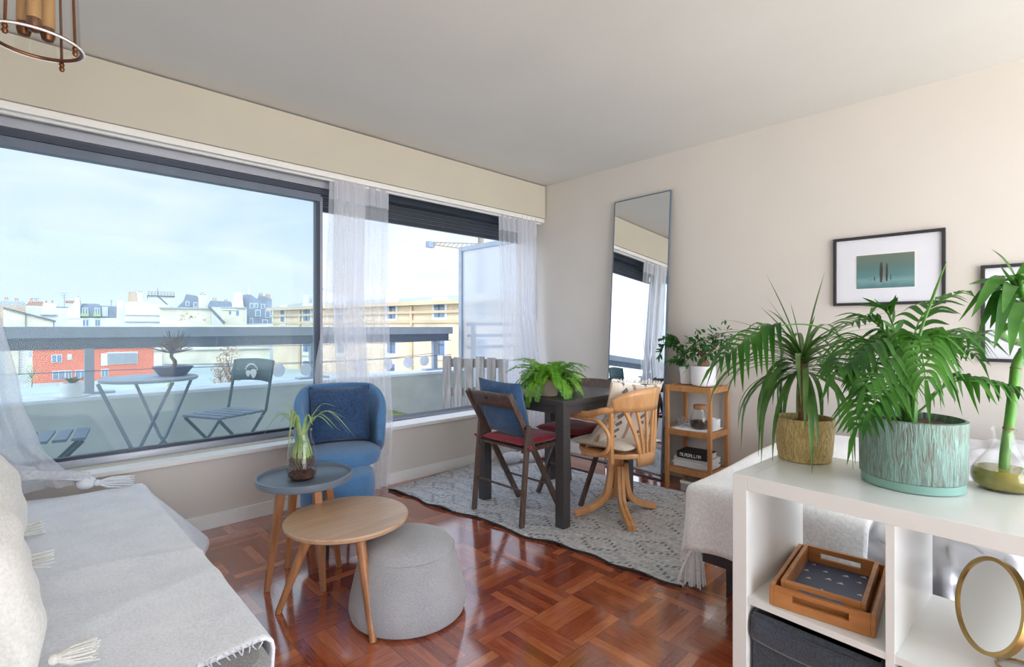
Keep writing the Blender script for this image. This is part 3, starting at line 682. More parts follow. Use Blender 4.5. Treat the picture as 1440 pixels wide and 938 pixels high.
# ================================================================ textiles helpers
def pillow(mb, w, h, t, p=2.6, n=22, pinch=.06, wr=.0, seed=0):
    """a cushion lying in its own x-y plane, centred on the origin"""
    rnd = random.Random(seed); ph = [rnd.uniform(0,6.28) for _ in range(6)]
    def side(sg):
        def fn(u, v):
            x = 2*u-1; y = 2*v-1
            k = (max(0,1-abs(x)**p)*max(0,1-abs(y)**p))**.55
            px = x*w/2*(1-pinch*(1-abs(y)**2)*abs(x)); py = y*h/2*(1-pinch*(1-abs(x)**2)*abs(y))
            z = sg*t/2*k + wr*k*(math.sin(5*x+ph[0]+3*y)+.7*math.sin(7*y+ph[1]-4*x)+.5*math.sin(11*x+9*y+ph[2]))
            return Vector((px,py,z))
        return fn
    mb.grid(side(1), n, n); mb.grid(side(-1), n, n); return mb
def place(o, c, face, roll=0, lean=0):
    """stand a cushion up: face = heading of its front (degrees), lean back in degrees"""
    m = Matrix.Rotation(rad(face)+PI/2, 4, 'Z') @ Matrix.Rotation(PI/2-rad(lean), 4, 'X') @ Matrix.Rotation(rad(roll), 4, 'Z')
    o.matrix_world = Matrix.Translation(Vector(c)) @ m
    return o
def drape(x0, x1, y0, y1, top, ex, ey0, ey1, zmin, flare=.10, sides='', nu=60, nv=60, wav=.012, ph=0, fr=16, fl=None, wr=.004, r=.03, square=False):
    """cloth over a box: flat part x0..x1,y0..y1; overhang on sides given as dict"""
    L = ex.get('-x',0); R = ex.get('+x',0); D = ex.get('-y',0); U = ex.get('+y',0)
    def fn(u, v):
        x = x0-L + (x1-x0+L+R)*u; y = y0-D + (y1-y0+D+U)*v
        dx = min(0,x-x0)+max(0,x-x1); dy = min(0,y-y0)+max(0,y-y1); ov = math.hypot(dx,dy)
        bx = min(max(x,x0),x1); by = min(max(y,y0),y1)
        zt = top(bx,by)
        if ov < 1e-6: return Vector((x,y,zt + wr*(math.sin(13*x+7*y+ph)*math.sin(9*y-5*x)) ))
        nx, ny = dx/ov, dy/ov
        f = flare if fl is None else fl(bx,by)
        s = ov if ov < r else r
        hor = r*math.sin(min(1,ov/(r*1.57))*PI/2); dn = r*(1-math.cos(min(1,ov/(r*1.57))*PI/2))
        ex_ = max(0, ov - r*1.57)
        if square: ov2 = max(abs(dx),abs(dy)) + .25*min(abs(dx),abs(dy)); ex_ = max(0, min(ex_, ov2 - r*1.57))
        w = wav*min(1,ex_/.12)*math.sin(fr*(bx*1.0+by*1.13)+ph+2*math.atan2(ny,nx))
        hor += f*ex_ + w; dn += ex_*math.sqrt(max(.05,1-f*f))
        return Vector((bx+nx*hor, by+ny*hor, max(zmin, zt-dn)))
    return MB().grid(fn, nu, nv)
def tassel(mb, c, h, r, n=26, seed=1, d=(0,0,-1)):
    rnd = random.Random(seed); c = Vector(c); d = Vector(d).normalized(); a = d.orthogonal().normalized(); b = d.cross(a)
    mb.ball(c + d*h*.12, r*.42, 10)
    for k in range(n):
        t = 2.4*k; q = r*math.sqrt((k+.5)/n)*rnd.uniform(.85,1.1)
        o = a*math.cos(t)*q + b*math.sin(t)*q
        mb.tube([c+d*h*.18+o*.25, c+d*h*.45+o*.75, c+d*h*rnd.uniform(.9,1.05)+o], [r*.11,r*.12,r*.07], 5)
    return mb
# ---------------------------------------------------------------- curtains
def curtain(name, label, left, right, amp, folds, mat, nv=40, nu=150):
    """left/right: lists of (z, x, y) down the two edges"""
    def at(L, z):
        for (z0,x0,y0),(z1,x1,y1) in zip(L, L[1:]):
            if z <= z0 and z >= z1:
                t = (z0-z)/(z0-z1); t = t*t*(3-2*t)*.5+t*.5; return Vector((x0+(x1-x0)*t, y0+(y1-y0)*t, z))
        return Vector((L[-1][1], L[-1][2], z))
    za, zb = left[0][0], left[-1][0]
    def fn(u, v):
        z = za + (zb-za)*v; a = at(left, z); b = at(right, z); p = a.lerp(b, u)
        w = amp*(.5+.7*v)*(math.sin(2*PI*folds*u+1.3*math.sin(3*v+u*5)) + .45*math.sin(2*PI*folds*2.3*u+2+v*2))
        w = max(-amp*1.6, min(amp*1.6, w))
        return p + Vector((.3*w*math.cos(9*u), w, 0))
    t = thing('sheer_curtain', label, 'curtain', ((left[0][1]+right[0][1])/2, YW, 0))
    MB().grid(fn, nu, nv).build('fabric', M[mat], t, world=True, ang=180, fixn=False)
    za2 = za
    MB().grid(lambda u,v: fn(u, v*.075)+Vector((0,-.003,0)), nu, 4).build('heading_band', M['sheer2'], t, world=True, ang=180, fixn=False)
    return t
YC = 3.375
tm = curtain('c', 'sheer white curtain hanging to the floor behind the blue armchair, middle of the window',
    [(2.205,1.535,YC),(1.3,1.50,3.36),(.85,1.40,3.30),(.46,1.42,3.255),(.02,1.50,3.24)],
    [(2.205,2.00,YC),(1.2,1.99,3.36),(.75,1.97,3.31),(.44,1.95,3.255),(.02,1.90,3.235)], .020, 5.5, 'sheer')
# inner folds gathered in the left part of the same curtain
def inner(u, v):
    z = 2.2-2.15*v; x = 1.56+.24*u - .03*v; y = (YC-.002) + (3.228-YC)*min(1,max(0,(2.2-z-.9)/.9))
    return Vector((x, y-.022+.014*math.sin(2*PI*3.2*u+v*1.5), z))
MB().grid(inner, 60, 40).build('gathered_folds', M['sheer2'], tm, world=True, ang=180, fixn=False)
tr_ = curtain('c', 'sheer white curtain gathered in the room corner, behind the dining table',
    [(2.205,3.115,YC),(1.2,3.15,3.36),(.75,3.12,3.31),(.44,3.10,3.26),(.03,2.98,3.22)],
    [(2.205,3.60,YC),(1.2,3.62,3.36),(.75,3.62,3.31),(.44,3.62,3.26),(.03,3.60,3.235)], .022, 7, 'sheer')
MB().grid(lambda u,v: Vector((3.33+.24*u, (YC-.03)+(3.225-YC)*min(1,max(0,(2.15*v-.9)/.9))+.015*math.sin(2*PI*4*u+v), 2.2-2.14*v)), 60, 40).build('gathered_folds', M['sheer2'], tr_, world=True, ang=180, fixn=False)
mb = MB()
for i,(x,y,r) in enumerate(((3.00,3.10,.10),(3.18,3.05,.12),(3.36,3.08,.11))):
    mb.ball((x,y,.05), r, 14, 1.2, .8, .5)
mb.build('hem_bunched_on_floor', M['satinwhite'], tr_, world=True)
tl = curtain('c', 'sheer white curtain at the left edge sweeping over the sill onto the daybed',
    [(2.205,-.48,YC),(1.3,-.48,3.36),(.8,-.48,3.31),(.56,-.46,3.22),(.455,-.42,3.0)],
    [(2.205,-.16,YC),(1.32,-.07,3.36),(.82,.02,3.33),(.60,.085,3.24),(.455,.20,3.0)], .018, 5, 'sheer2', 44, 110)
# trailing part, gathered into a twist on the daybed corner
def trail(u, v):
    a = Vector((-.10,3.16,.52)).lerp(Vector((.24,3.04,.455)), v); wd = .16*(1-v)**1.2+.035
    b = a + Vector((-.02,-1,0)).normalized()*wd*(u-.5)*2
    return b + Vector((0,0,.03*math.sin(u*PI)+.018*math.sin(6*PI*u+v*3)*(1-.5*v)))
MB().grid(trail, 36, 22).build('trailing_end', M['satinwhite'], tl, world=True, ang=180, fixn=False)
# ---------------------------------------------------------------- daybed
db = thing('daybed', 'low grey upholstered daybed along the left, mostly covered by the white throw', 'daybed', (0,2.1,0))
def rbox(x0,x1,y0,y1,z0,z1,r=.05):
    k = 5; pts = []
    for cx,cy,a in ((x1-r,y1-r,0),(x0+r,y1-r,90),(x0+r,y0+r,180),(x1-r,y0+r,270)):
        for i in range(k+1): pts.append((cx+r*math.cos(rad(a+90*i/k)), cy+r*math.sin(rad(a+90*i/k))))
    return MB().prism(pts, z0, z1)
rbox(-.47,.425,1.19,3.03,.10,.405,.07).build('mattress', M['divan'], db, bevel=.022, world=True)
for x in (-.38,.33):
    for y in (1.32,2.95): MB().lathe([(0,0),(.022,0),(.03,.10),(0,.10)],(x,y,0),14).build('leg', M['black'], db, world=True)
th = thing('daybed_throw', 'large white woven throw spread over the daybed, its corner trailing onto the floor', 'blanket', (0,2.1,.41))
def dtop(x,y): return .413 + .006*math.sin(7*x+3*y) + .008*math.exp(-((y-2.05+.25*x)/.03)**2) + .007*math.exp(-((y-1.62-.3*x)/.05)**2)
def dfl(bx,by):
    t = max(0,min(1,(by-2.45)/.5)); return .03+.62*t*t*(3-2*t)
dm = drape(-.46,.415,1.285,2.99, dtop, {'+x':.42,'+y':.10}, 0,0, .012, nu=70, nv=90, wav=.012, fl=dfl, wr=.003)
dm.build('cloth', M['whitecloth'], th, solid=.008, world=True, ang=180)
fm = MB(); rnd = random.Random(2)
for i in range(70):
    x = -.45 + .86*i/69; y = 1.285; fm.tube([(x,y,.417),(x+rnd.uniform(-.006,.006),y-.014,.416),(x+rnd.uniform(-.012,.012),y-.03,.414)],[.0022,.002,.001],4)
fm.build('fringe', M['whitecloth'], th, world=True)
kn = MB(); tassel(kn, (.245,3.02,.445), .15, .035, 22, 5, (1,-.28,-.12)); kn.ball((.225,3.03,.448),.034,14,1.1,.9,.9)
kn.build('corner_tassel', M['whitecloth'], th, world=True)
# daybed cushions
def tufted(label, c, face, roll, lean, seed, w=.46, skip=None):
    o = pillow(MB(), w, w*.92, .19, seed=seed, wr=.006, n=26).build('cushion', M['cream'])
    t = thing('throw_cushion', label, 'cushion', c, 0, 'white cushions on the daybed')
    place(o, (0,0,0), face, roll, lean); o.parent = t; o.name = 'cover'
    for sx in (-1,1):
        for sy in (-1,1):
            if (sx,sy) == skip: continue
            q = o.matrix_world @ Vector((sx*w*.47,sy*w*.43,0)); m = MB()
            dn = Vector((q.x, q.y, q.z)).normalized()
            if q.z < 0: dn = Vector((.9,.2*sx,.0)); q = q + Vector((.03,0,.03))
            tassel(m, q, .085, .026, 22, seed+sx*3+sy, dn)
            m.build('tassel', M['cream'], t)
    return t, o
bpy.context.view_layer.update()
t1,o1 = tufted('big white cushion nearest the camera on the daybed, with corner tassels', (-.085,1.66,.625), 12, 4, 16, 3, .47, (1,-1))
t2,o2 = tufted('white cushion behind the nearest one on the daybed, beside the curtain', (-.09,2.24,.63), 2, -5, 14, 8, .46)
t3 = thing('fringed_cushion', 'fringed off white cushion squeezed between the two tasselled daybed cushions', 'cushion', (-.20,1.93,.635), 0, 'white cushions on the daybed')
o3 = pillow(MB(), .42, .40, .13, seed=5, wr=.005).build('cover', M['whitecloth']); place(o3,(0,0,0),5,-8,20); o3.parent = t3
fm = MB(); rnd = random.Random(9)
for i in range(60):
    s = -.5+i/59; q = o3.matrix_world @ Vector((s*.40,.19,0)); d = (o3.matrix_world.to_3x3() @ Vector((0,1,0)))
    fm.tube([q, q+d*.02+Vector((.012,0,0)), q+d*.02+Vector((.035,rnd.uniform(-.01,.01),-.03))],[.006,.006,.004],4)
fm.build('fringe', M['cream'], t3)
# ---------------------------------------------------------------- side tables and pouf
def leg_taper(p, q, r0, r1): return MB().tube([p, q], [r0, r1], 14)
gt = thing('side_table', 'small side table with blue grey tray top holding the glass jar of grass plant', 'table', (.945,2.33,0), rad(0))
MB().lathe([(0,.452),(.185,.452),(.203,.460),(.207,.472),(.207,.488),(.200,.490),(.197,.486),(.196,.474),(.188,.468),(0,.468)], n=56).build('tray_top', M['greytray'], gt)
for dx,dy in ((-.162,.018),(.017,-.155),(.168,.011),(-.011,.184)):
    MB().bar((dx*.62,dy*.62,.452),(dx,dy,0),.036,.036,(0,1,0),.022,.022).build('leg', M['oak'], gt, smooth=False, bevel=.004)
rt = thing('coffee_table', 'round pale wood coffee table on three splayed legs, in front of the grey pouf', 'table', (.98,1.985,0))
MB().lathe([(0,.352),(.225,.352),(.243,.362),(.247,.374),(.243,.380),(0,.380)], n=64).build('tabletop', M['ash'], rt)
for dx,dy in ((-.222,.156),(-.041,-.287),(.262,.125)):
    leg_taper((dx*.50,dy*.50,.353),(dx,dy,0),.021,.013).build('leg', M['oak'], rt)
pf = thing('pouf', 'round grey felt pouf with a domed top, tucked beside the coffee table', 'pouf', (1.155,1.80,0))
MB().lathe([(0,0),(.205,0),(.228,.012),(.236,.04),(.232,.08),(.214,.16),(.198,.225),(.186,.258),(.165,.287),(.13,.303),(.07,.310),(0,.312)], n=64).build('cover', M['grey'], pf)
sm = MB().tube([(.188*math.cos(2*PI*i/48),.188*math.sin(2*PI*i/48),.257) for i in range(48)], .0016, 5, True); sm.build('seam', M['grey'], pf)
# blue footstool
fs = thing('footstool', 'small round blue footstool on black legs in front of the blue armchair', 'stool', (1.225,2.585,0))
MB().lathe([(0,.17),(.165,.17),(.182,.185),(.188,.25),(.188,.36),(.178,.392),(.14,.405),(0,.408)], n=44).build('seat', M['blue'], fs)
for dx,dy in ((-.118,-.125),(-.122,.115),(.115,-.122),(.115,.115)): MB().tube([(dx*.9,dy*.9,.172),(dx,dy,0)],.008,8).build('leg', M['black'], fs)
# ---------------------------------------------------------------- blue armchair
AC = (1.345,2.80,0); AR = math.atan2(-.93,-.36)
ac = thing('armchair', 'blue fabric tub armchair on wooden legs in front of the window', 'armchair', AC, AR)
def shell(u, v):
    phi = rad(-118+236*u); s = abs(-118+236*u)
    e = max(0,(s-42)/76); ztop = .815 - .19*e**1.5 - (.05*((s-106)/12)**2 if s>106 else 0)
    zb = .41 + .10*max(0,(s-80)/38)
    ro = .205 + .012*math.cos(phi); k = v*2*PI
    zc = (ztop+zb)/2; hz = (ztop-zb)/2; 
    cz = math.sin(k); cr = math.cos(k)
    pz = math.copysign(abs(cz)**.35, cz); pr = math.copysign(abs(cr)**.6, cr)
    th_ = .024*(1-.75*max(0,(s-110)/8))
    flare = .018*((zc+hz*pz)-.4)/.4
    r = ro + flare + th_*pr
    return Vector((-r*math.cos(phi)*1.0, r*math.sin(phi)*1.06, zc+hz*pz))
sm_ = MB().grid(shell, 60, 24)
n0 = 61
for col_ in (0, 60): sm_.f.append(tuple(j*n0+col_ for j in range(24)))
sm_.build('shell', M['blue'], ac, ang=60)
MB().lathe([(0,.385),(.17,.385),(.20,.398),(.212,.43),(.206,.458),(.18,.475),(.10,.482),(0,.483)], (.045,0,0), 44, 1.05, 1.02).build('seat', M['blue'], ac)
for sx in (-1,1):
    for sy in (-1,1): leg_taper((sx*.12+.02,sy*.12,.395),(sx*.175+.02,sy*.175,0),.017,.011).build('leg', M['oak'], ac)
wb = MB().tube([(.02-.15,-.15,.27),(.02+.15,.15,.27)],.004,6).tube([(.02-.15,.15,.27),(.02+.15,-.15,.27)],.004,6)
wb.tube([(.02+.17,-.172,.16),(.02+.17,.172,.16)],.004,6).tube([(.02-.17,-.172,.16),(.02-.17,.172,.16)],.004,6); wb.build('wire_brace', M['black'], ac)
cu = pillow(MB(), .345, .33, .11, seed=12, wr=.003).build('scatter_cushion', M['navy'])
hd = math.degrees(AR)
place(cu, Vector(AC)+Vector((math.cos(AR),math.sin(AR),0))*(-.085)+Vector((0,0,.645)), hd, 0, 10)
tag(cu, 'square dark blue cushion standing in the blue armchair', 'cushion')
# ---------------------------------------------------------------- rug
RR = rad(6.4)
def rugpt(a, b): # a along length from window end, b across from near edge
    o = Vector((1.885,3.20,0)); e1 = Vector((math.sin(RR),-math.cos(RR),0)); e2 = Vector((math.cos(RR),math.sin(RR),0))
    w = .016*math.sin(a*9)+.008*math.sin(a*23+1)
    return o + e1*a + e2*(b + w*(1-b/1.3))
def rugf(u, v):
    p = rugpt(2.12*u, 1.28*v); lift = .008*max(0,math.sin(u*30))*max(0,1-v*14)
    return p + Vector((0,0,.006+lift))
rg = thing('rug', 'grey and white woven rug with a diamond pattern under the dining table', 'rug', (2.5,2.15,0))
MB().grid(rugf, 110, 40).build('pile', M['rug'], rg, solid=.010, world=True)
eb = MB(); eb.tube([rugpt(2.12*i/80, -.004)+Vector((0,0,.008+.008*max(0,math.sin(i/80*30)))) for i in range(81)], .005, 6); eb.tube([rugpt(0, 1.28*i/30)+Vector((0,.003,.006)) for i in range(31)], .004, 6)
eb.build('dark_edge_binding', M['rugedge'], rg, world=True)
# ---------------------------------------------------------------- dining table
dt_ = thing('dining_table', 'square black brown dining table on the woven rug', 'table', (2.575,2.23,.012))
TX0,TX1,TY0,TY1 = -.36,.36,-.37,.37
MB().box(TX0,TX1,TY0,TY1,.695,.725).build('tabletop', M['tabledark'], dt_, smooth=False, bevel=.003)
ap = MB()
for a in ((TX0+.01,TX1-.01,TY0+.012,TY0+.032),(TX0+.01,TX1-.01,TY1-.032,TY1-.012),(TX0+.012,TX0+.032,TY0+.01,TY1-.01),(TX1-.032,TX1-.012,TY0+.01,TY1-.01)): ap.box(*a,.645,.695)
ap.build('apron', M['tabledark'], dt_, smooth=False)
for x in (TX0,TX1-.062):
    for y in (TY0,TY1-.062): MB().box(x,x+.062,y,y+.062,0,.695).build('leg', M['tabledark'], dt_, smooth=False, bevel=.002)
# ---------------------------------------------------------------- folding chairs
def folding_chair(label, loc, rz):
    t = thing('folding_chair', label, 'chair', loc, rz, 'dark folding chairs at the dining table')
    for s in (-1,1):
        MB().bar((-.075,s*.185,.765),(.375,s*.185,.0),.020,.036,(1,0,0)).build('long_leg', M['darkwood'], t, smooth=False, bevel=.004)
        MB().bar((.055,s*.21,.575),(0,s*.21,0),.020,.034,(1,0,0)).build('short_leg', M['darkwood'], t, smooth=False, bevel=.004)
        o = MB().lathe([(0,-.012),(.006,-.012),(.006,.012),(0,.012)],n=10).build('pivot_bolt', M['black'], t)
        o.rotation_euler = (PI/2,0,0); o.location = (.042,s*.199,.56)
        MB().box(.03,.415,s*.185-.0095,s*.185+.0095,.415,.440).build('seat_rail', M['darkwood'], t, smooth=False, bevel=.002)
    for k in range(6): MB().box(.035+k*.064,.087+k*.064,-.172,.172,.428,.440).build('seat_slat', M['darkwood'], t, smooth=False, bevel=.002)
    def bk(u,v):
        y = -.178+.356*u; c = (2*u-1)**2; return Vector((-.085+.052*(.77-(.675+.085*v))/.1*.9 + .028*c - .012, y, .675+.085*v+.008*(1-c)))
    MB().grid(bk,14,3).build('backrest', M['darkwood'], t, smooth=True, solid=.014)
    h_ = MB().lathe([(0,-.0015),(.012,-.0015),(.012,.0015),(0,.0015)],n=14).build('grip_hole', M['black'], t); h_.rotation_euler = (0,PI/2,0); h_.location = (-.0835,0,.735)
    MB().tube([(.022,-.21,.20),(.022,.21,.20)],.007,8).build('rung', M['darkwood'], t)
    MB().tube([(.26,-.185,.19),(.26,.185,.19)],.007,8).build('rung', M['darkwood'], t)
    return t
fc = folding_chair('dark brown folding chair nearest the camera, with the blue cushion and red pad', (2.065,2.255,.012), rad(0))
f2c = dup(fc, (2.96,2.215,.012), PI, 'dark brown folding chair on the far side of the dining table, under the mirror')
def seatpad(label, loc, rz):
    t = thing('seat_pad', label, 'cushion', loc, rz, 'red seat pads')
    o = pillow(MB(), .37, .37, .045, p=6, pinch=.01, wr=.0015, seed=4).build('cover', M['red'], t)
    for s in (-1,1):
        m = MB()
        m.tube([(-.165,s*.19,-.012),(-.185,s*.215,-.006),(-.195,s*.238,.002),(-.175,s*.242,-.012),(-.155,s*.215,-.010),(-.15,s*.19,-.01)],.006,6)
        m.build('tie', M['red'], t)
    return t
sp1 = seatpad('red seat pad on the near folding chair, under the blue cushion', (2.065+.225,2.255,.012+.462), 0)
sp2 = dup(sp1, (2.96-.225,2.215,.012+.462), PI, 'red seat pad on the far folding chair, seen beneath the table')
bc_ = pillow(MB(), .37, .36, .14, seed=21, wr=.004).build('chair_cushion', M['denim']); place(bc_, (2.135,2.265,.012+.655), 0, 2, 17)
tag(bc_, 'blue corduroy cushion leaning against the back of the near folding chair', 'cushion')
# ---------------------------------------------------------------- swivel chair
SCC = Vector((2.642,1.785,.012)); SR = rad(90)
sw = thing('swivel_armchair', 'honey coloured bentwood swivel armchair with slatted back at the dining table', 'chair', SCC, SR)
seat = MB()
seat.lathe([(0,.385),(.20,.385),(.222,.392),(.226,.405),(.222,.418),(0,.420)], (.01,0,0), 44, 1.02, 1.0)
seat.build('seat', M['beech'], sw)
MB().lathe([(0,.16),(.034,.16),(.034,.34),(.055,.345),(.055,.386),(0,.386)], n=8).build('column', M['beech'], sw, ang=25)
for wang in (143,231,-22,58):
    a = rad(wang)-SR; c, s = math.cos(a), math.sin(a)
    pts = spline([(.045*c,.045*s,.31),(.055*c,.055*s,.20),(.085*c,.085*s,.105),(.16*c,.16*s,.052),(.27*c,.27*s,.018)],5)
    m = MB()
    for off in (-.0115,.0115):
        for p,q in zip(pts,pts[1:]):
            e = Vector((-s,c,0))*off; m.bar(p+e,q+(q-p)*.15+e,.021,.036,Vector((-s,c,0)).cross(q-p))
    m.build('curved_foot', M['beech'], sw, smooth=False, bevel=.003)
def arc(r, a, z, ox=0): return Vector((ox-r*math.cos(rad(a)), r*math.sin(rad(a)), z))
# curved crest rail: angles measured from the back
cm_ = MB(); 
def crest(u, v):
    a = -62+124*u; top = .795-.065*abs(2*u-1)**3; z = .665+(top-.665)*v
    return arc(.232+.018*v, a, z, .01)
cm_.grid(crest, 28, 4); cm_.build('crest_rail', M['beech'], sw, solid=.020, ang=50)
for s in (-1,1):
    rail = [arc(.235,s*60,.672,.01), arc(.243,s*75,.665,.01), (.02,s*.238,.640), (.12,s*.240,.630), (.20,s*.232,.628), (.245,s*.205,.628)]
    pr = spline(rail,6); m = MB()
    m.tube(pr, [.020]*len(pr), 10); m.build('armrest', M['beech'], sw)
    loop = [(.195,s*.235,.612),(.08,s*.238,.610),(-.02,s*.236,.605),(-.078,s*.230,.555),(-.095,s*.226,.50),(-.075,s*.226,.435),(-.01,s*.229,.405),(.10,s*.225,.398)]
    MB().tube(spline(loop,7), .0125, 10).build('arm_loop', M['beech'], sw)
    p0 = arc(.225,s*63,.36,.01); p1 = arc(.236,s*63,.70,.01); MB().bar(p0,p1,.030,.022,(1,0,0)).build('back_post', M['beech'], sw, smooth=False, bevel=.003)
for a0,a1 in ((-32,-44),(-22,-26),(-9,-9),(9,9),(22,26),(32,44)):
    m = MB(); st = []
    for k in range(7):
        t = k/6; st.append(arc(.222+.010*t, a0*.55+(a1-a0*.55)*t**1.5, .37+.30*t, .01))
    for p,q in zip(st,st[1:]): m.bar(p,q+(q-p)*.05,.020 if abs(a0)<30 else .026,.012,(-1,0,0))
    m.build('back_slat', M['beech'], sw, smooth=False)
def base_sp(u,v): return arc(.221, -24+48*u, .345+.07*v, .01)
MB().grid(base_sp,10,2).build('slat_base', M['beech'], sw, solid=.018)
def swp(x,y,z): return SCC + Matrix.Rotation(SR,3,'Z') @ Vector((x,y,z))
pad = thing('seat_pad', 'cream padded seat cushion on the bentwood swivel chair', 'cushion', swp(.02,0,.452), SR)
pillow(MB(), .41, .40, .062, p=3.2, pinch=.02, wr=.003, seed=31).build('cover', M['creampad'], pad)
def patt(label, c, face, roll, lean, seed, w=.42, h=.40, t=.13):
    tt = thing('patterned_cushion', label, 'cushion', c, 0, 'patterned cushions on the swivel chair')
    o = pillow(MB(), w, h, t, seed=seed, wr=.003).build('cover', M['wool']); place(o,(0,0,0),face,roll,lean); o.parent = tt
    rnd = random.Random(seed)
    for e in (-1,1):
        f = MB()
        for i in range(46):
            q = o.matrix_world @ Vector(((-.5+i/45)*w*.96, e*h*.485, 0)); d = o.matrix_world.to_3x3() @ Vector((rnd.uniform(-.3,.3),e,rnd.uniform(-.3,.3)))
            f.tube([q,q+d*.012,q+d*.024],[.003,.003,.002],4)
        f.build('fringe', M['cream'], tt)
    return tt
patt('striped woven cushion standing against the swivel chair back, its fringe above the crest rail', swp(-.085,-.003,.630), math.degrees(SR)-20, 5, 15, 41, .39, .39, .09)
patt('striped woven cushion lying slanted on the swivel chair seat in front of the other', swp(.03,.03,.555), math.degrees(SR)+15, -20, 42, 43, .34, .30, .09)
# ---------------------------------------------------------------- leaning mirror
mr = thing('leaning_mirror', 'tall frameless mirror with thin dark edge leaning on the back wall', 'mirror', (3.5,2.23,0))
mb_ = MB(); P0 = Vector((3.505,0,.004)); P1 = Vector((3.655,0,2.225)); dirm = (P1-P0).normalized(); nm = Vector((-dirm.z,0,dirm.x))
ya, yb = 1.965, 2.50
def mbox(y0,y1,a,b,t0,t1):
    L = (P1-P0).length; vs = []
    for t in (t0,t1):
        for (y,s) in ((y0,a),(y1,a),(y1,b),(y0,b)): q = P0+dirm*s+nm*t; vs.append((q.x-.006+(y-2.2325)*.040,y,q.z))
    return vs, [(0,1,2,3),(4,7,6,5),(0,4,5,1),(1,5,6,2),(2,6,7,3),(3,7,4,0)]
Lm = (P1-P0).length
MB().add(*mbox(ya+.008,yb-.008,.008,Lm-.008,.002,.006)).build('mirror_glass', M['mirror'], mr, smooth=False, world=True)
e_ = MB()
for q in ((ya,ya+.0085,0,Lm),(yb-.0085,yb,0,Lm),(ya+.0085,yb-.0085,0,.0085),(ya+.0085,yb-.0085,Lm-.0085,Lm)): e_.add(*mbox(*q,-.012,.008))
e_.build('edge_frame', M['raildark'], mr, smooth=False, world=True)
MB().add(*mbox(ya+.008,yb-.008,.008,Lm-.008,-.010,.001)).build('backing', M['blackframe'], mr, smooth=False, world=True)
# ---------------------------------------------------------------- bamboo rack
RX0,RX1,RY0,RY1 = 3.355,3.655,1.525,1.865
rk = thing('bamboo_rack', 'small three tier bamboo shelf rack against the wall beside the mirror', 'rack', (3.505,1.695,0))
for x in (RX0,RX1-.026):
    for y in (RY0,RY1-.026): MB().box(x,x+.026,y,y+.026,0,.745).build('leg', M['bamboo'], rk, smooth=False, bevel=.003, world=True)
for z in (.715,.405,.135):
    s_ = MB().box(RX0+.002,RX0+.024,RY0+.026,RY1-.026,z-.01,z+.028).box(RX1-.024,RX1-.002,RY0+.026,RY1-.026,z-.01,z+.028).box(RX0+.026,RX1-.026,RY0+.002,RY0+.024,z-.01,z+.028).box(RX0+.026,RX1-.026,RY1-.024,RY1-.002,z-.01,z+.028)
    for k in range(7): s_.box(RX0+.024+k*.0365,RX0+.024+k*.0365+.030,RY0+.024,RY1-.024,z+.012,z+.022)
    s_.build('shelf', M['bamboo'], rk, smooth=False, world=True)
# things on the rack
cl_ = tag(MB().grid(lambda u,v: Vector((3.375+.26*u, 1.56+.27*v, .4345+.0015*math.sin(9*u+7*v))),14,14).build('shelf_liner', M['whitecloth'], solid=.004), 'white patterned cloth lining the middle shelf of the bamboo rack', 'cloth')
jr = thing('cork_jar', 'round glass jar of dark beans with cork lid on the middle shelf', 'jar', (3.50,1.67,.4375))
jp = [(0,0),(.062,0),(.070,.015),(.070,.055),(.062,.09),(.042,.125),(.040,.14)]
MB().lathe(jp+[(.036,.14),(.038,.123),(.058,.088),(.066,.055),(.066,.015),(.058,.005),(0,.005)], n=28).build('glass_body', M['glass'], jr)
MB().lathe([(0,.006),(.056,.006),(.064,.016),(.065,.05),(0,.055)], n=28).build('beans', M['tea'], jr)
MB().lathe([(0,.136),(.035,.136),(.046,.142),(.047,.160),(.044,.166),(0,.167)], n=24).build('cork', M['cork'], jr)
for i,(x,y) in enumerate(((3.43,1.775),(3.52,1.79))):
    b = thing('glass_bowl', ['small glass bowl at the front left of the rack middle shelf','small glass bowl behind the front one on the rack middle shelf'][i], 'bowl', (x,y,.4375), 0, 'glass bowls')
    MB().lathe([(0,0),(.02,0),(.038,.03),(.045,.055),(.042,.055),(.035,.032),(.018,.004),(0,.004)], n=22).build('bowl', M['glass'], b)
cp = thing('white_cup', 'small pale grey cup at the right end of the rack middle shelf', 'cup', (3.53,1.577,.4375))
MB().lathe([(0,0),(.028,0),(.036,.02),(.038,.075),(.034,.075),(.032,.022),(0,.008)], n=22).build('body', M['ceramic'], cp)
MB().tube([(-.036,0,.062),(-.055,0,.055),(-.058,0,.038),(-.050,0,.024),(-.036,0,.022)],.004,6).build('handle', M['ceramic'], cp)
# magazines and the black book
z = .158; rnd = random.Random(6); MLAB = ['bottom magazine of the pile on the lowest rack shelf','second magazine from the bottom on the lowest rack shelf','third magazine from the bottom on the lowest rack shelf','fourth magazine from the bottom on the lowest rack shelf','magazine just below the top one on the lowest rack shelf','top magazine of the pile, directly under the black book']
for i in range(6):
    h = .011 if i%2 else .014
    b = thing('magazine', MLAB[i], 'magazine', (3.495+rnd.uniform(-.012,.012), 1.695+rnd.uniform(-.01,.01), z), rad(rnd.uniform(-4,4)), 'magazines on the bamboo rack')
    MB().box(-.098,.098,-.125,.125,.0015,h-.0015).build('pages', M['paper'], b, smooth=False)
    MB().box(-.10,.10,-.127,.127,0,.0015).box(-.10,.10,-.127,.127,h-.0015,h).box(-.10,-.0985,-.127,.127,0,h).build('cover', M['ceramic' if i%2 else 'mat'], b, smooth=False)
    z += h
bk = thing('black_book', 'thick black book with white lettering on top of the magazines', 'book', (3.47,1.68,z), rad(3))
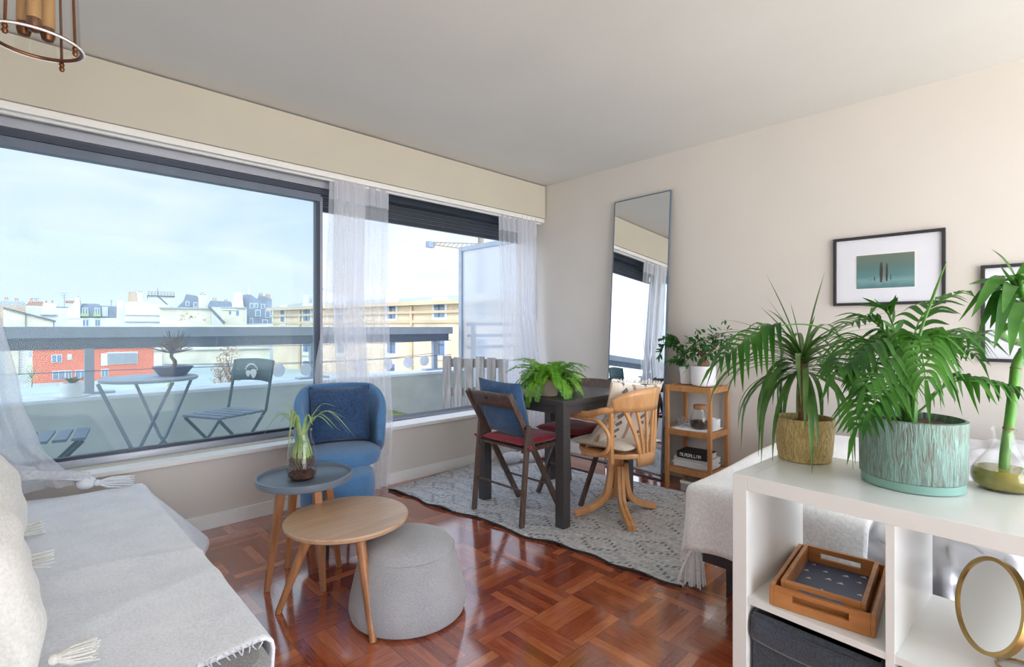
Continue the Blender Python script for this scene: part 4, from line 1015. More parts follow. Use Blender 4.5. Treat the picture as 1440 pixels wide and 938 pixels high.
MB().box(-.075,.08,-.108,.108,.003,.042).build('pages', M['paper'], bk, smooth=False)
MB().box(-.08,.082,-.11,.11,0,.003).box(-.08,.082,-.11,.11,.042,.045).box(-.082,-.079,-.11,.11,0,.045).build('cover', M['blackbook'], bk, smooth=False)
lt = MB()
def glyphs(mb, y0, z0, n, w, h, x):
    r_ = random.Random(n*7+3)
    for i in range(n):
        y = y0 - i*w*1.35; k = r_.randrange(4); s = w*.26
        mb.box(x-.001,x,y-s/2,y+s/2,z0,z0+h)
        if k in (0,1,3): mb.box(x-.001,x,y-w,y,z0+h-s,z0+h)
        if k in (1,2): mb.box(x-.001,x,y-w,y,z0,z0+s)
        if k != 2: mb.box(x-.001,x,y-w-s/2,y-w+s/2,z0,z0+h)
        if k == 3: mb.box(x-.001,x,y-w,y,z0+h*.45,z0+h*.45+s)
glyphs(lt, .085, .012, 9, .0125, .022, -.0822)
lt.build('spine_lettering', M['lettering'], bk, smooth=False)
bx_ = thing('floor_box', 'low pale grey box on the floor under the bamboo rack', 'box', (3.47,1.66,0), rad(4))
MB().box(-.09,.09,-.10,.10,0,.055).build('box_body', M['grey'], bx_, smooth=False, bevel=.004); MB().box(-.094,.094,-.104,.104,.055,.075).build('lid', M['ceramic'], bx_, smooth=False, bevel=.004)
# ---------------------------------------------------------------- thin floor lamp
fl = thing('floor_lamp', 'thin black floor lamp pole standing between the bed and the back wall', 'lamp', (3.60,1.165,0))
MB().lathe([(0,0),(.055,0),(.055,.012),(.012,.02),(.010,.03),(0,.03)], n=26).build('base', M['black'], fl)
MB().tube([(0,0,.02),(0,0,.90)],.009,10).build('pole', M['black'], fl)
MB().lathe([(.010,.86),(.013,.87),(.03,.905),(.034,.93),(.030,.93),(.012,.90),(0,.90)], n=22).build('lamp_shade', M['black'], fl)
# ---------------------------------------------------------------- pictures
def picture(label, y0, y1, z0, z1, kind):
    t = thing('framed_picture', label, 'picture', (XB,(y0+y1)/2,z0), 0, 'framed pictures on the back wall')
    f = MB(); x0, x1 = XB-.024, XB-.001; b = .017
    f.box(x0,x1,y0,y1,z0,z0+b).box(x0,x1,y0,y1,z1-b,z1).box(x0,x1,y0,y0+b,z0+b,z1-b).box(x0,x1,y1-b,y1,z0+b,z1-b)
    f.build('frame', M['blackframe'], t, smooth=False, bevel=.002, world=True)
    MB().box(XB-.010,XB-.002,y0+b,y1-b,z0+b,z1-b).build('mount', M['mat'], t, smooth=False, world=True)
    MB().box(XB-.0165,XB-.0150,y0+b,y1-b,z0+b,z1-b).build('pane', M['pictureglass'], t, smooth=False, world=True)
    return t
p1_ = picture('black framed picture with wide white mount and small teal print on the back wall', .342,.880,1.291,1.708,1)
def teal_print():
    m, nt, out = newmat('teal_abstract_print'); g = G(nt)
    tc = g.n('ShaderNodeTexCoord'); sp = g.n('ShaderNodeSeparateXYZ'); g.l(tc.outputs['Generated'], sp.inputs[0])
    n = g.noise(g.coord('Generated',(1,3,14)), 2.5, 4)
    t = g.m('ADD', sp.outputs[2], g.m('MULTIPLY', g.m('SUBTRACT', n, .5), .25))
    col = g.ramp(t, [(.0,RGB(78,124,130)),(.22,RGB(122,164,166)),(.36,RGB(92,138,142)),(.62,RGB(88,122,118)),(1,RGB(112,122,108))])
    g.bsdf(out, col, .5); return m
MB().box(XB-.0125,XB-.0102,.478,.758,1.392,1.592).build('print', teal_print(), p1_, smooth=False, world=True)
MB().box(XB-.0106,XB-.0101,.470,.766,1.384,1.600).build('mount_bevel', M['ceramic'], p1_, smooth=False, world=True)
ap_ = MB()
for y,z0_,z1_,w_ in ((.634,1.425,1.545,.016),(.607,1.43,1.535,.012),(.667,1.435,1.462,.005),(.588,1.435,1.47,.004)):
    ap_.add([Vector((XB-.0130,y+a,z0_+(z1_-z0_)*b)) for a,b in ((-w_*.2,0),(w_*.3,0),(w_*.5,.35),(w_*.42,.72),(w_*.2,1),(-w_*.2,1),(-w_*.5,.7),(-w_*.42,.3))],[tuple(range(8))])
ap_.build('upright_strokes', plain('dark_umber_ink', RGB(70,52,48), .6, var=.1), p1_, smooth=False, world=True, solid=.0008)
p2_ = picture('black framed picture half hidden by the lucky bamboo at the right edge', -.34,.200,.978,1.486,2)
MB().box(XB-.0125,XB-.0102,-.20,.055,1.09,1.375).build('print', plain('slate_print', RGB(98,108,124), .5, var=.2, scale=7), p2_, smooth=False, world=True)
# ---------------------------------------------------------------- bed
BX0,BX1,BY0,BY1 = 1.99,3.60,-1.0,.96
bd = thing('bed', 'double bed with dark frame in the corner behind the white shelf unit', 'bed', (2.8,0,0))
MB().box(BX0+.02,BX1,BY0,BY1-.01,.20,.30).build('frame', M['bedframe'], bd, smooth=False, bevel=.004, world=True)
MB().prism([(BX0+.04,BY0),(BX1-.02,BY0),(BX1-.02,BY1-.03),(BX0+.04,BY1-.03)],.30,.485).build('mattress', M['mattress'], bd, smooth=False, bevel=.05, world=True)
for x in (BX0+.24,BX1-.12):
    for y in (BY1-.08,BY0+.05): MB().box(x,x+.065,y,y+.065,0,.20).build('leg', M['bedframe'], bd, smooth=False, world=True)
dv_ = thing('duvet', 'crumpled silver grey satin duvet on the bed behind the shelf', 'duvet', (2.8,-.3,.5))
def dutop(x,y): return .505+.022*math.sin(6*x+4*y)*math.sin(5*y+1)+.018*math.sin(17*x-9*y+math.sin(5*y)*2)+.014*math.sin(13*y+6*x)+.05*math.exp(-((x-3.3)/.25)**2)
dd_ = drape(BX0+.02,BX1-.03,BY0+.05,.46,dutop,{'-x':.40},0,0,.06,flare=.04,nu=170,nv=150,wav=.024,fr=26,wr=.006)
for i,pv in enumerate(dd_.v):
    from mathutils import noise as mno
    q = Vector((pv.x*1.6, pv.y*3.2, pv.z*2.2)); w_ = mno.noise(q*1.5+Vector((mno.noise(q*2)*1.2,0,0))); w2_ = mno.noise(q*4.2+Vector((0,w_*2,3)))
    rdg = (1-abs(w_)*2.2)*.030 + (1-abs(w2_)*2)*.016
    if pv.z < .47: pv.x -= rdg
    else: pv.z += rdg
dd_.build('cover', M['satin'], dv_, solid=.012, world=True, ang=180)
bt_ = thing('bed_throw', 'white wool throw with a big tassel over the foot of the bed', 'blanket', (2.7,.7,.52))
def btop(x,y): return .535 + .008*math.sin(5*x+7*y)
bm_ = drape(BX0-.045,3.40,.365,BY1-.012,btop,{'-x':.26,'+y':.27},0,0,.10,flare=.13,square=True,nu=80,nv=60,wav=.014,fr=19,wr=.003)
bm_.build('cloth', M['throw'], bt_, solid=.010, world=True, ang=180)
m = MB(); tassel(m, (2.16,1.055,.215), .195, .05, 70, 3); m.tube([(2.15,1.0,.27),(2.17,1.035,.20)],.005,6)
m.build('tassel', M['throw'], bt_, world=True)
m = MB(); m.tube(spline([(2.12,1.02,.23),(2.09,1.07,.12),(2.08,1.09,.05),(2.11,1.09,.022)],5),.006,6); m.tube(spline([(2.13,1.03,.23),(2.13,1.09,.10),(2.12,1.10,.04),(2.16,1.085,.022)],5),.006,6)
m.build('cord', M['throw'], bt_, world=True)
# ---------------------------------------------------------------- white cube shelf
SLOC = Vector((1.371,.564,0)); SROT = math.atan2(-.9985,-.0545)
sh_ = thing('cube_shelf', 'white open cube shelf unit with plants on top, between camera and bed', 'shelf', SLOC, SROT)
SH = .77; SD = .39; C = .300; T = .038; LEN_ = 4*C+3*.016+2*T
LEN_ = 2*C+.016+2*T+.0
MB().box(0,T,0,SD,0,SH).build('side_panel', M['shelf'], sh_, smooth=False, bevel=.0015)
MB().box(LEN_-T,LEN_,0,SD,0,SH).build('side_panel', M['shelf'], sh_, smooth=False, bevel=.0015)
MB().box(T,LEN_-T,0,SD,SH-T,SH).build('top_panel', M['shelf'], sh_, smooth=False, bevel=.0015)
MB().box(T,LEN_-T,0,SD,0,T).build('bottom_panel', M['shelf'], sh_, smooth=False, bevel=.0015)
ZS = .452
MB().box(T,T+C,0.002,SD-.002,ZS-.016,ZS).build('shelf_board', M['shelf'], sh_, smooth=False)
MB().box(T+C+.016,LEN_-T,0.002,SD-.002,ZS-.016,ZS).build('shelf_board', M['shelf'], sh_, smooth=False)
MB().box(T+C,T+C+.016,0.001,SD-.001,T,SH-T).build('divider', M['shelf'], sh_, smooth=False)
def SW(x,y,z): return SLOC + Matrix.Rotation(SROT,3,'Z') @ Vector((x,y,z))
# felt boxes in the lower cubes
def felt(label, x):
    t = thing('storage_box', label, 'box', SW(x+C/2,.18,T+.002), SROT, 'charcoal storage boxes')
    w = C/2-.008
    b = MB().box(-w,w,-.165,-.157,0,.375).box(-w,w,.157,.165,0,.375).box(-w,-w+.008,-.157,.157,0,.375).box(w-.008,w,-.157,.157,0,.375).box(-w,w,-.157,.157,0,.008)
    b.build('box_body', M['boxgrey'], t, smooth=False, bevel=.004)
    MB().grid(lambda u,v: Vector((-w+2*w*u, -.1665-.007*math.sin(PI*v)-.002*math.sin(u*9+v*3), .305+.062*v-.008*math.sin(PI*u))),20,8).build('front_fold', M['boxgrey'], t, solid=.005)
    return t
felt('charcoal felt storage box in the left lower cube, under the wooden trays', T)
felt('charcoal felt storage box in the right lower cube, under the round mirror', T+C+.016)
# trays
def tray(label, loc, rz, w, d, h, th_, base, group='nested wooden trays'):
    t = thing('wooden_tray', label, 'tray', loc, rz, group)
    def wall(x0,x1,y0,y1,nm):
        MB().box(x0,x1,y0,y1,0,h).build(nm, M['bambox'], t, smooth=False, bevel=.002)
    wall(-w/2,-w/2+th_,-d/2,d/2,'end_wall'); wall(w/2-th_,w/2,-d/2,d/2,'end_wall')
    for s in (-1,1):                                   # long walls with a slot handle
        y0,y1 = (-d/2,-d/2+th_) if s<0 else (d/2-th_,d/2); sl = w*.27
        b = MB().box(-w/2+th_,-sl,y0,y1,0,h).box(sl,w/2-th_,y0,y1,0,h).box(-sl,sl,y0,y1,0,h*.42).box(-sl,sl,y0,y1,h*.78,h)
        b.build('handle_wall', M['bambox'], t, smooth=False)
    MB().box(-w/2+th_,w/2-th_,-d/2+th_,d/2-th_,.002,.008).build('base', base, t, smooth=False)
    return t
TL = SW(.178,.188,ZS+.001)
tray('larger honey wood tray with slot handles in the upper left cube', TL, SROT+rad(8), .222,.330,.050,.010, M['bambox'])
t_ = tray('smaller wooden tray with blue triangle patterned base, nested in the larger one', TL+Vector((0,0,.0095)), SROT+rad(8), .180,.285,.052,.010, M['bluetray'])
tp = MB(); rnd = random.Random(14)
for (a,b) in ((-.085,.062),(-.082,-.055),(-.04,.025),(-.03,-.02),(.0,.065),(.012,-.06),(.03,.015),(.035,-.015),(.06,.055),(.075,.02),(.07,-.03),(.095,.06),(.092,-.065),(-.09,.015),(-.05,-.07),(.05,-.075)):
    s = rnd.uniform(.006,.010); tp.add([(b*.95-s,a*1.25-s*.7,.0085),(b*.95+s,a*1.25-s*.7,.0085),(b*.95+s*.3,a*1.25+s*.8,.0085)],[(0,1,2)])
tp.build('triangle_print', M['whiteprint'], t_, smooth=False)
# vanity mirror
vm = thing('vanity_mirror', 'round tilting table mirror with brass rim in the right upper cube', 'mirror', SW(.495,.097,ZS), SROT)
VC = Vector((0,0,.133)); R_ = .090
nv_ = Matrix.Rotation(-SROT,3,'Z') @ Vector((-.52,.80,.24)); tilt = Matrix.Translation(VC) @ nv_.to_track_quat('Z','Y').to_matrix().to_4x4()
def onm(mb):
    mb.v = [tilt @ p for p in mb.v]; return mb
onm(MB().lathe([(0,-.001),(R_,-.001),(R_,.003),(0,.003)],n=56)).build('mirror_glass', M['mirror'], vm, smooth=True)
onm(MB().lathe([(R_-.002,-.007),(R_+.006,-.007),(R_+.006,.006),(R_-.002,.006),(R_-.002,-.007)],n=56)).build('rim', M['goldbrass'], vm)
onm(MB().lathe([(0,-.006),(R_-.002,-.006),(R_-.002,-.002),(0,-.002)],n=40)).build('back_plate', M['goldbrass'], vm)
st_ = MB(); c0 = tilt @ Vector((0,0,-.006)); bk_ = (tilt.to_3x3() @ Vector((0,0,-1)))
for a in (-70,70,180):
    q = tilt @ Vector((R_*.55*math.sin(rad(a)), -R_*.55*math.cos(rad(a)), -.007)); e = Vector((q.x+bk_.x*.085+.02*math.sin(rad(a)), q.y+bk_.y*.085, .003))
    st_.tube(spline([q, q+bk_*.03+Vector((0,0,-.005)), e],5), .0022, 6)
lp = [Vector((c0.x+bk_.x*.07+.055*math.cos(2*PI*i/24), c0.y+bk_.y*.07+.04*math.sin(2*PI*i/24), .003)) for i in range(24)]
st_.tube(lp,.0022,6,True); st_.build('wire_stand', M['goldbrass'], vm)
# ---------------------------------------------------------------- hanging lantern
LC = Vector((.03,1.645,1.832))
ln = thing('hanging_lantern', 'brass and glass hanging lantern at the top left corner of the room', 'lamp', LC)
MB().tube([(.084*math.cos(2*PI*i/40),.084*math.sin(2*PI*i/40),0) for i in range(40)],.0042,8,True).build('bottom_ring', M['brass'], ln)
MB().tube([(.089*math.cos(2*PI*i/40),.089*math.sin(2*PI*i/40),-.003) for i in range(40)],.0025,6,True).build('glass_edge_ring', M['ceramic'], ln)
MB().lathe([(.083,.002),(.072,.32),(.070,.32),(.081,.002)],n=40).build('glass_cylinder', M['glass'], ln)
for k in range(4):
    a = rad(45.8-90+8+90*k); c,s = math.cos(a),math.sin(a)
    MB().tube([(.085*c,.085*s,-.004),(.074*c,.074*s,.325)],.003,8).build('post', M['brass'], ln)
    MB().lathe([(0,-.028),(.004,-.026),(.006,-.020),(.004,-.014),(.006,-.010),(.004,-.004),(0,-.003)],(.085*c,.085*s,0),10).build('finial', M['brass'], ln)
MB().tube([(.073*math.cos(2*PI*i/40),.073*math.sin(2*PI*i/40),.325) for i in range(40)],.006,8,True).build('top_ring', M['brass'], ln)
MB().lathe([(.073,.325),(.062,.36),(.030,.385),(.012,.40),(.006,.42),(0,.42)],n=32).build('dome', M['brass'], ln)
for k in range(3):
    a = k*2.1+.4; c,s = .024*math.cos(a),.024*math.sin(a)
    MB().lathe([(0,.045),(.0135,.045),(.0135,.135),(0,.135)],(c,s,0),16).build('candle_sleeve', M['candle'], ln)
    MB().lathe([(0,.012),(.011,.016),(.014,.028),(.012,.046),(0,.046)],(c,s,0),14).build('bulb', M['brass'], ln)
MB().tube([(0,0,.10),(0,0,.40)],.004,8).build('stem', M['brass'], ln)
ch = MB(); z = .42; k = 0
while z < CH-LC.z-.04:
    pts = [((.007*math.cos(2*PI*i/12)) if k%2 else 0, 0 if k%2 else .007*math.cos(2*PI*i/12), z+.010+.013*math.sin(2*PI*i/12)) for i in range(12)]
    ch.tube(pts,.0016,5,True); z += .0215; k += 1
ch.build('chain', M['brass'], ln)
MB().lathe([(0,CH-LC.z-.045),(.012,CH-LC.z-.045),(.045,CH-LC.z-.015),(.05,CH-LC.z-.001),(0,CH-LC.z-.001)],n=28).build('ceiling_canopy', M['brass'], ln)
# ================================================================ plants
LANCE = lambda x: max(.03, (math.sin(PI*min(1,.12+.88*x))**.75)*(1-.25*x))
STRAP = lambda x: max(.04, min(1,.55+x*2)*(1-x**3))
def blade(mb, a, b, sag, w, n=7, shape=LANCE, nrm=(0,0,1), fold=.25):
    a = Vector(a); b = Vector(b); m = a.lerp(b,.5) + Vector((0,0,sag)); return mb.strip(spline([a,m,b],n//2+1), w, fold, nrm, shape)
def arcleaf(mb, p, az, el, L, droop, w, n=10, shape=STRAP, twist=0):
    p = Vector(p); pts = [p.copy()]
    for i in range(n):
        e = el - droop*((i+.5)/n)**1.2; e = max(e, rad(-86)); a = az + twist*i/n
        p = p + Vector((math.cos(a)*math.cos(e), math.sin(a)*math.cos(e), math.sin(e)))*L/n; pts.append(p.copy())
    return mb.strip(pts, w, .25, (0,0,1), shape)
def frond(leaf, stem, pts, n, L, w, start=.35, droop=.4, r=.0035, fwd=.5, rnd=None, flat=1.0):
    rnd = rnd or random.Random(1); P = spline(pts, 12); k = len(P)
    if stem is not None: stem.tube(P, [r*(1-.75*i/(k-1)) for i in range(k)], 5)
    for i in range(n):
        t = start + (1-start)*(i+.5)/n; q = t*(k-1); i0 = min(int(q),k-2); p = P[i0].lerp(P[i0+1], q-i0)
        tg = (P[i0+1]-P[i0]).normalized(); sd = tg.cross(Vector((0,0,1)))
        if sd.length < .1: sd = tg.cross(Vector((1,0,0)))
        sd.normalize(); up = sd.cross(tg)
        x = (i+.5)/n; ll = L*(math.sin(PI*min(1,.25+.72*x))**.7)*rnd.uniform(.85,1.1)
        for s in (-1,1):
            d = (sd*s*flat + tg*(fwd+.6*x) + up*rnd.uniform(-.05,.2)).normalized()
            e = p + d*ll + Vector((0,0,-droop*ll*rnd.uniform(.7,1.25)))
            m = p + d*ll*.5 + Vector((0,0,ll*.06))
            leaf.strip(spline([p,m,e],4), w*rnd.uniform(.8,1.1), .25, up, LANCE)
    e = P[-1]; leaf.strip([e, e+(P[-1]-P[-2]).normalized()*L*.35+Vector((0,0,-.01)), e+(P[-1]-P[-2]).normalized()*L*.7+Vector((0,0,-.04))], w*.8)
# ---------------- dracaena in the gold pot
GP = Vector((1.667,.475,.7705))
gp_ = thing('potted_dracaena', 'long leaved plant in a gold bark textured pot on the white shelf unit', 'plant', GP)
MB().lathe([(0,0),(.066,0),(.070,.004),(.070,.016),(.072,.020),(.076,.07),(.078,.124),(.073,.124),(.071,.10),(0,.10)], n=48).build('pot', M['goldpot'], gp_)
MB().lathe([(0,.108),(.0715,.104)], n=30).build('soil', M['soil'], gp_)
MB().tube(spline([(0,0,.10),(.004,.003,.17),(-.004,.004,.23),(.0,.006,.285)],5), [.016]*6+[.014]*5+[.016]*5, 9).build('trunk', M['stem'], gp_)
lf = MB(); rnd = random.Random(22); CR = Vector((0,.006,.285))
for k in range(80):
    az = k*2.39996 + rnd.uniform(-.25,.25); lay = k/80
    el = rad(-12 + 62*lay + rnd.uniform(-10,10)); dr = rad(112 - 25*lay + rnd.uniform(-15,25)); L = rnd.uniform(.27,.40)
    st = CR + Vector((0,0,-.035+.055*lay)) + Vector((math.cos(az),math.sin(az),0))*.012
    arcleaf(lf, st, az, el, L, dr, rnd.uniform(.013,.020), 10, STRAP, rnd.uniform(-.3,.3))
for k in range(16):                                             # upper spray of stiff, near level blades
    az = k*.785+rnd.uniform(-.2,.2); arcleaf(lf, CR+Vector((0,0,.02)), az, rad(rnd.uniform(28,52)), rnd.uniform(.20,.30), rad(rnd.uniform(35,70)), .010, 10, STRAP)
D0 = FW.dot(GP)
for (u,v,dd,w) in ((1078,386,.02,.008),(1160,381,-.03,.009),(1111,424,.0,.006),(1070,432,.06,.010),(1146,444,-.05,.012),(1078,418,-.06,.006),(1222,432,.02,.007),(1240,432,.08,.006),(1062,462,-.08,.010)):
    e = PD(u,v,D0+dd)-GP; m = CR.lerp(e,.5)+Vector((0,0,.02)); lf.strip(spline([CR+Vector((0,0,.015)),m,e],6), w, .25, (RT.x,RT.y,.4), STRAP)
lf.build('foliage', M['drac'], gp_, ang=180, fixn=False)
# ---------------- palm in the teal pot
TP = Vector((1.596,.215,.7705))
tp_ = thing('potted_palm', 'green parlour palm in a teal bark textured pot on the white shelf unit', 'plant', TP)
MB().lathe([(0,0),(.098,0),(.102,.004),(.102,.020),(.107,.024),(.108,.10),(.109,.165),(.102,.167),(.099,.150),(0,.150)], n=56).build('pot', M['tealpot'], tp_)
MB().lathe([(.0995,.0005),(.1035,.002),(.1035,.021),(.0995,.022)], n=56).build('foot_band', M['teal'], tp_)
MB().lathe([(0,.158),(.05,.156),(.100,.150)], n=30).build('soil', M['soil'], tp_)
lf = MB(); sm_ = MB(); rnd = random.Random(5); D1 = FW.dot(TP)
def tpx(*ps): return [PD(u,v,D1+d)-TP for u,v,d in ps]
B0 = [(1276,594,0),(1284,596,-.02),(1288,592,.02),(1270,592,.03)]
FR = [ # via points (u, v, depth offset), leaflets, length, width, droop
 ([(1262,500,.0),(1228,452,.02),(1186,455,.0)],11,.085,.016,.15),
 ([(1255,520,-.03),(1222,482,-.08),(1178,520,-.14)],14,.105,.016,.55),
 ([(1278,520,-.04),(1305,476,-.10),(1378,476,-.10)],13,.10,.015,.75),
 ([(1280,500,.05),(1300,440,.10),(1352,410,.14)],9,.085,.017,.30),
 ([(1300,572,-.02),(1345,536,-.06),(1432,546,-.10)],10,.085,.019,.85),
 ([(1258,548,-.04),(1228,556,-.10),(1205,600,-.14)],10,.085,.015,.5),
 ([(1282,500,-.08),(1292,478,-.14),(1302,535,-.22)],13,.095,.014,.7),
 ([(1264,490,.06),(1248,440,.08),(1236,432,.06)],7,.075,.018,-.1),
 ([(1296,520,.03),(1340,482,.06),(1392,466,.08)],11,.075,.012,.45),
 ([(1264,510,-.02),(1240,500,-.12),(1216,545,-.20)],12,.09,.015,.6),
 ([(1240,520,.04),(1160,462,.10),(1080,462,.10),(1012,506,.06)],10,.105,.019,.95),
 ([(1272,500,.10),(1250,470,.16),(1205,490,.2)],12,.085,.015,.4),
 ([(1290,510,.08),(1330,470,.14),(1372,500,.16)],12,.085,.014,.6),
 ([(1262,545,-.10),(1250,535,-.16),(1225,575,-.22)],8,.08,.014,.5),
]
for i,(via,n,L,w,dr) in enumerate(FR):
    frond(lf, sm_, tpx(B0[i%4])+tpx(*via), n, L, w, .42 if len(via)<4 else .70, dr, .0036, .45, rnd)
sp_ = tpx((1284,560,0),(1292,478,.0),(1311,420,.0),(1331,368,.0)); sm_.tube(spline(sp_,8), [.003]*9+[.0035]*8+[.003,.0028,.0026,.0024,.002,.0016,.0012,.0008], 6)
for (u,v,d) in ((1279,560,0),(1286,565,-.02),(1270,562,.02)): sm_.tube(tpx((u-2,600,d),(u,v,d),(u+2,520,d)), [.009,.007,.004], 7)
lf.build('foliage', M['leaf'], tp_, ang=180, fixn=False); sm_.build('stems', M['greenstem'], tp_)
# ---------------- lucky bamboo in a glass flask
LP = Vector((1.70,.052,.7705)); D2 = FW.dot(LP)
lb = thing('lucky_bamboo', 'curled lucky bamboo stalk standing in a clear glass flask at the right edge', 'plant', LP)
pr = [(0,0),(.046,0),(.056,.008),(.0635,.026),(.061,.044),(.046,.068),(.030,.092),(.0215,.118),(.0205,.136),(.0245,.146)]
MB().lathe(pr+[(r-.0022,z) for r,z in reversed(pr[1:])]+[(0,.003)], n=44).build('flask', M['glass'], lb)
MB().lathe([(0,.004),(.045,.004),(.054,.010),(.0605,.026),(.0585,.042),(.0535,.050),(0,.050)], n=40).build('water', M['teawater'], lb)
def lpx(*ps): return [PD(u,v,D2+d)-LP for u,v,d in ps]
st = [Vector((-.004,.0,.012))]+lpx((1413,640,0),(1420,590,0),(1426,540,0),(1430,512,0),(1444,490,.01),(1462,486,.05),(1440,484,.09),(1412,474,.05),(1410,462,-.01),(1436,452,-.03),(1444,430,0),(1436,405,0),(1434,385,0))
P = spline(st,8); MB().tube(P,[.0100 if i<40 else .0085 for i in range(len(P))],12).build('stalk', M['greenstem'], lb)
for i in (14,22,30,38,48,60,76,88): MB().tube([P[i]-(P[i+1]-P[i])*.25,P[i],P[i]+(P[i+1]-P[i])*.25],[.0102,.0114,.0102] if i<40 else [.0087,.0098,.0087],12).build('stalk_node', M['stem'], lb)
rt_ = MB(); rnd = random.Random(3)
for k in range(26):
    a = k*2.4; rt_.tube([(-.004,0,.045),(.02*math.cos(a),.02*math.sin(a),.03),(.04*math.cos(a)*rnd.uniform(.5,1),.04*math.sin(a)*rnd.uniform(.5,1),.008)],[.003,.002,.001],4)
rt_.build('roots', M['stem'], lb)
lf = MB()
for (u0,v0,u1,v1,dd,sag,w) in ((1430,395,1394,350,.0,.01,.022),(1430,400,1480,362,-.03,.02,.034),(1425,405,1362,400,-.03,.012,.022),(1428,410,1392,462,-.04,.03,.030),(1432,400,1366,446,-.08,.045,.030),
    (1432,415,1348,452,.05,.05,.016),(1434,420,1398,490,-.08,.06,.034),(1436,425,1420,500,-.10,.05,.036),(1434,395,1470,470,-.08,.06,.036),(1440,400,1500,420,.0,.04,.034),(1432,420,1375,470,-.02,.05,.026),
    (1436,410,1462,350,.05,.0,.026),(1430,412,1405,372,-.05,.0,.028),(1440,440,1440,506,-.08,.03,.034),(1430,405,1410,440,-.12,.03,.030),(1436,400,1388,436,.08,.05,.028)):
    a = lpx((u0,v0,0))[0]; b = lpx((u1,v1,dd))[0]; blade(lf,a,b,sag,w,8,LANCE,(-FW.x*.6,-FW.y*.6,.8))
lf.build('foliage', M['leaf'], lb, ang=180, fixn=False)
# ---------------- fern on the dining table
FP = Vector((2.36,2.10,.7375)); fn_ = thing('potted_fern', 'bushy bright green fern in a pale pink pot on the dining table', 'plant', FP)
MB().lathe([(0,0),(.050,0),(.054,.006),(.066,.105),(.061,.105),(.056,.09),(0,.09)], n=36).build('pot', M['pinkpot'], fn_)
MB().lathe([(0,.096),(.0585,.093)], n=24).build('soil', M['soil'], fn_)
lf = MB(); sm_ = MB(); rnd = random.Random(8)
def fern(az, el, L, dr):
    p = Vector((.03*math.cos(az),.03*math.sin(az),.095)); pts = [p.copy()]; n = 16
    for i in range(n):
        e = max(el-dr*(i/n)**1.1, rad(-80)); p = p+Vector((math.cos(az)*math.cos(e),math.sin(az)*math.cos(e),math.sin(e)))*L/n; pts.append(p.copy())
    sm_.tube(pts,[.0015]*8+[.001]*9,4)
    for i in range(2*n):
        q = (i+.8)/(2*n)*(n-.01); i0 = int(q); p = pts[i0].lerp(pts[i0+1],q-i0); tg = (pts[i0+1]-pts[i0]).normalized(); sd = tg.cross(Vector((0,0,1)))
        if sd.length<.05: sd = Vector((-math.sin(az),math.cos(az),0))
        sd.normalize(); x = i/(2*n); ll = .036*(math.sin(PI*min(1,.2+.78*x))**.7)+.004
        for s in (-1,1):
            e = p+sd*s*ll+tg*ll*.35+Vector((0,0,rnd.uniform(-.3,.1)*ll)); m_ = p.lerp(e,.5)
            a = tg*ll*.19; lf.add([p,m_+a,e,m_-a],[(0,1,2,3)])
for k in range(64):
    lay = k/64; fern(k*2.39996+rnd.uniform(-.2,.2), rad(12+66*lay), rnd.uniform(.18,.29), rad(rnd.uniform(85,140)))
lf.build('foliage', M['leaflite'], fn_, ang=180, fixn=False); sm_.build('stems', M['greenstem'], fn_)
# ---------------- plants on the bamboo rack
def leafcloud(mb, cents, n, R, s, rnd, hang=0):
    for k in range(n):
        c = rnd.choice(cents); d = Vector((rnd.gauss(0,1),rnd.gauss(0,1),rnd.gauss(0,.8))).normalized()
        p = Vector(c)+d*R*rnd.random()**.5; o = (d+Vector((rnd.uniform(-.6,.6),rnd.uniform(-.6,.6),rnd.uniform(-.4,.5)-hang))).normalized()
        L = s*rnd.uniform(.75,1.2); mb.strip([p,p+o*L*.35+Vector((0,0,.003)),p+o*L*.7,p+o*L+Vector((0,0,-.004))], L*.5, .2, (rnd.uniform(-.5,.2),rnd.uniform(-.5,.5),.9))
RP = Vector((3.49,1.64,.744)); fg = thing('potted_ficus', 'small bushy ficus with swollen trunk in a wide white pot on the bamboo rack', 'plant', RP)
MB().lathe([(0,0),(.070,0),(.082,.012),(.085,.05),(.085,.142),(.078,.142),(.076,.12),(0,.12)], n=40).build('pot', M['ceramic'], fg)
MB().lathe([(0,.128),(.0765,.124)], n=24).build('soil', M['soil'], fg)
MB().lathe([(0,.12),(.030,.125),(.042,.145),(.040,.168),(.022,.19),(.013,.22),(.010,.27),(0,.27)], n=18).tube([(0,0,.19),(.03,-.05,.25),(.04,-.10,.31)],[.012,.009,.006],6).tube([(0,0,.20),(-.02,.05,.27),(-.01,.08,.33)],[.010,.008,.005],6).build('trunk', M['stem'], fg)
lf = MB(); leafcloud(lf,[(-.01,.05,.29),(0,.0,.31),(.0,-.05,.28),(.02,-.10,.34),(-.04,-.03,.24),(0,.09,.25),(-.05,.07,.21),(.03,-.13,.37)],230,.075,.045,random.Random(4))
lf.build('foliage', M['leafdark'], fg, ang=180, fixn=False)
SP_ = Vector((3.545,1.793,.744)); sf_ = thing('potted_trailing_plant', 'thin stemmed trailing plant in a small white pot, left of the ficus', 'plant', SP_)
MB().lathe([(0,0),(.044,0),(.050,.09),(.054,.092),(.054,.125),(.048,.125),(.046,.10),(0,.10)], n=32).build('pot', M['ceramic'], sf_)
MB().lathe([(0,.108),(.047,.105)], n=20).build('soil', M['soil'], sf_)
ST = MB(); lf = MB(); rnd = random.Random(12)
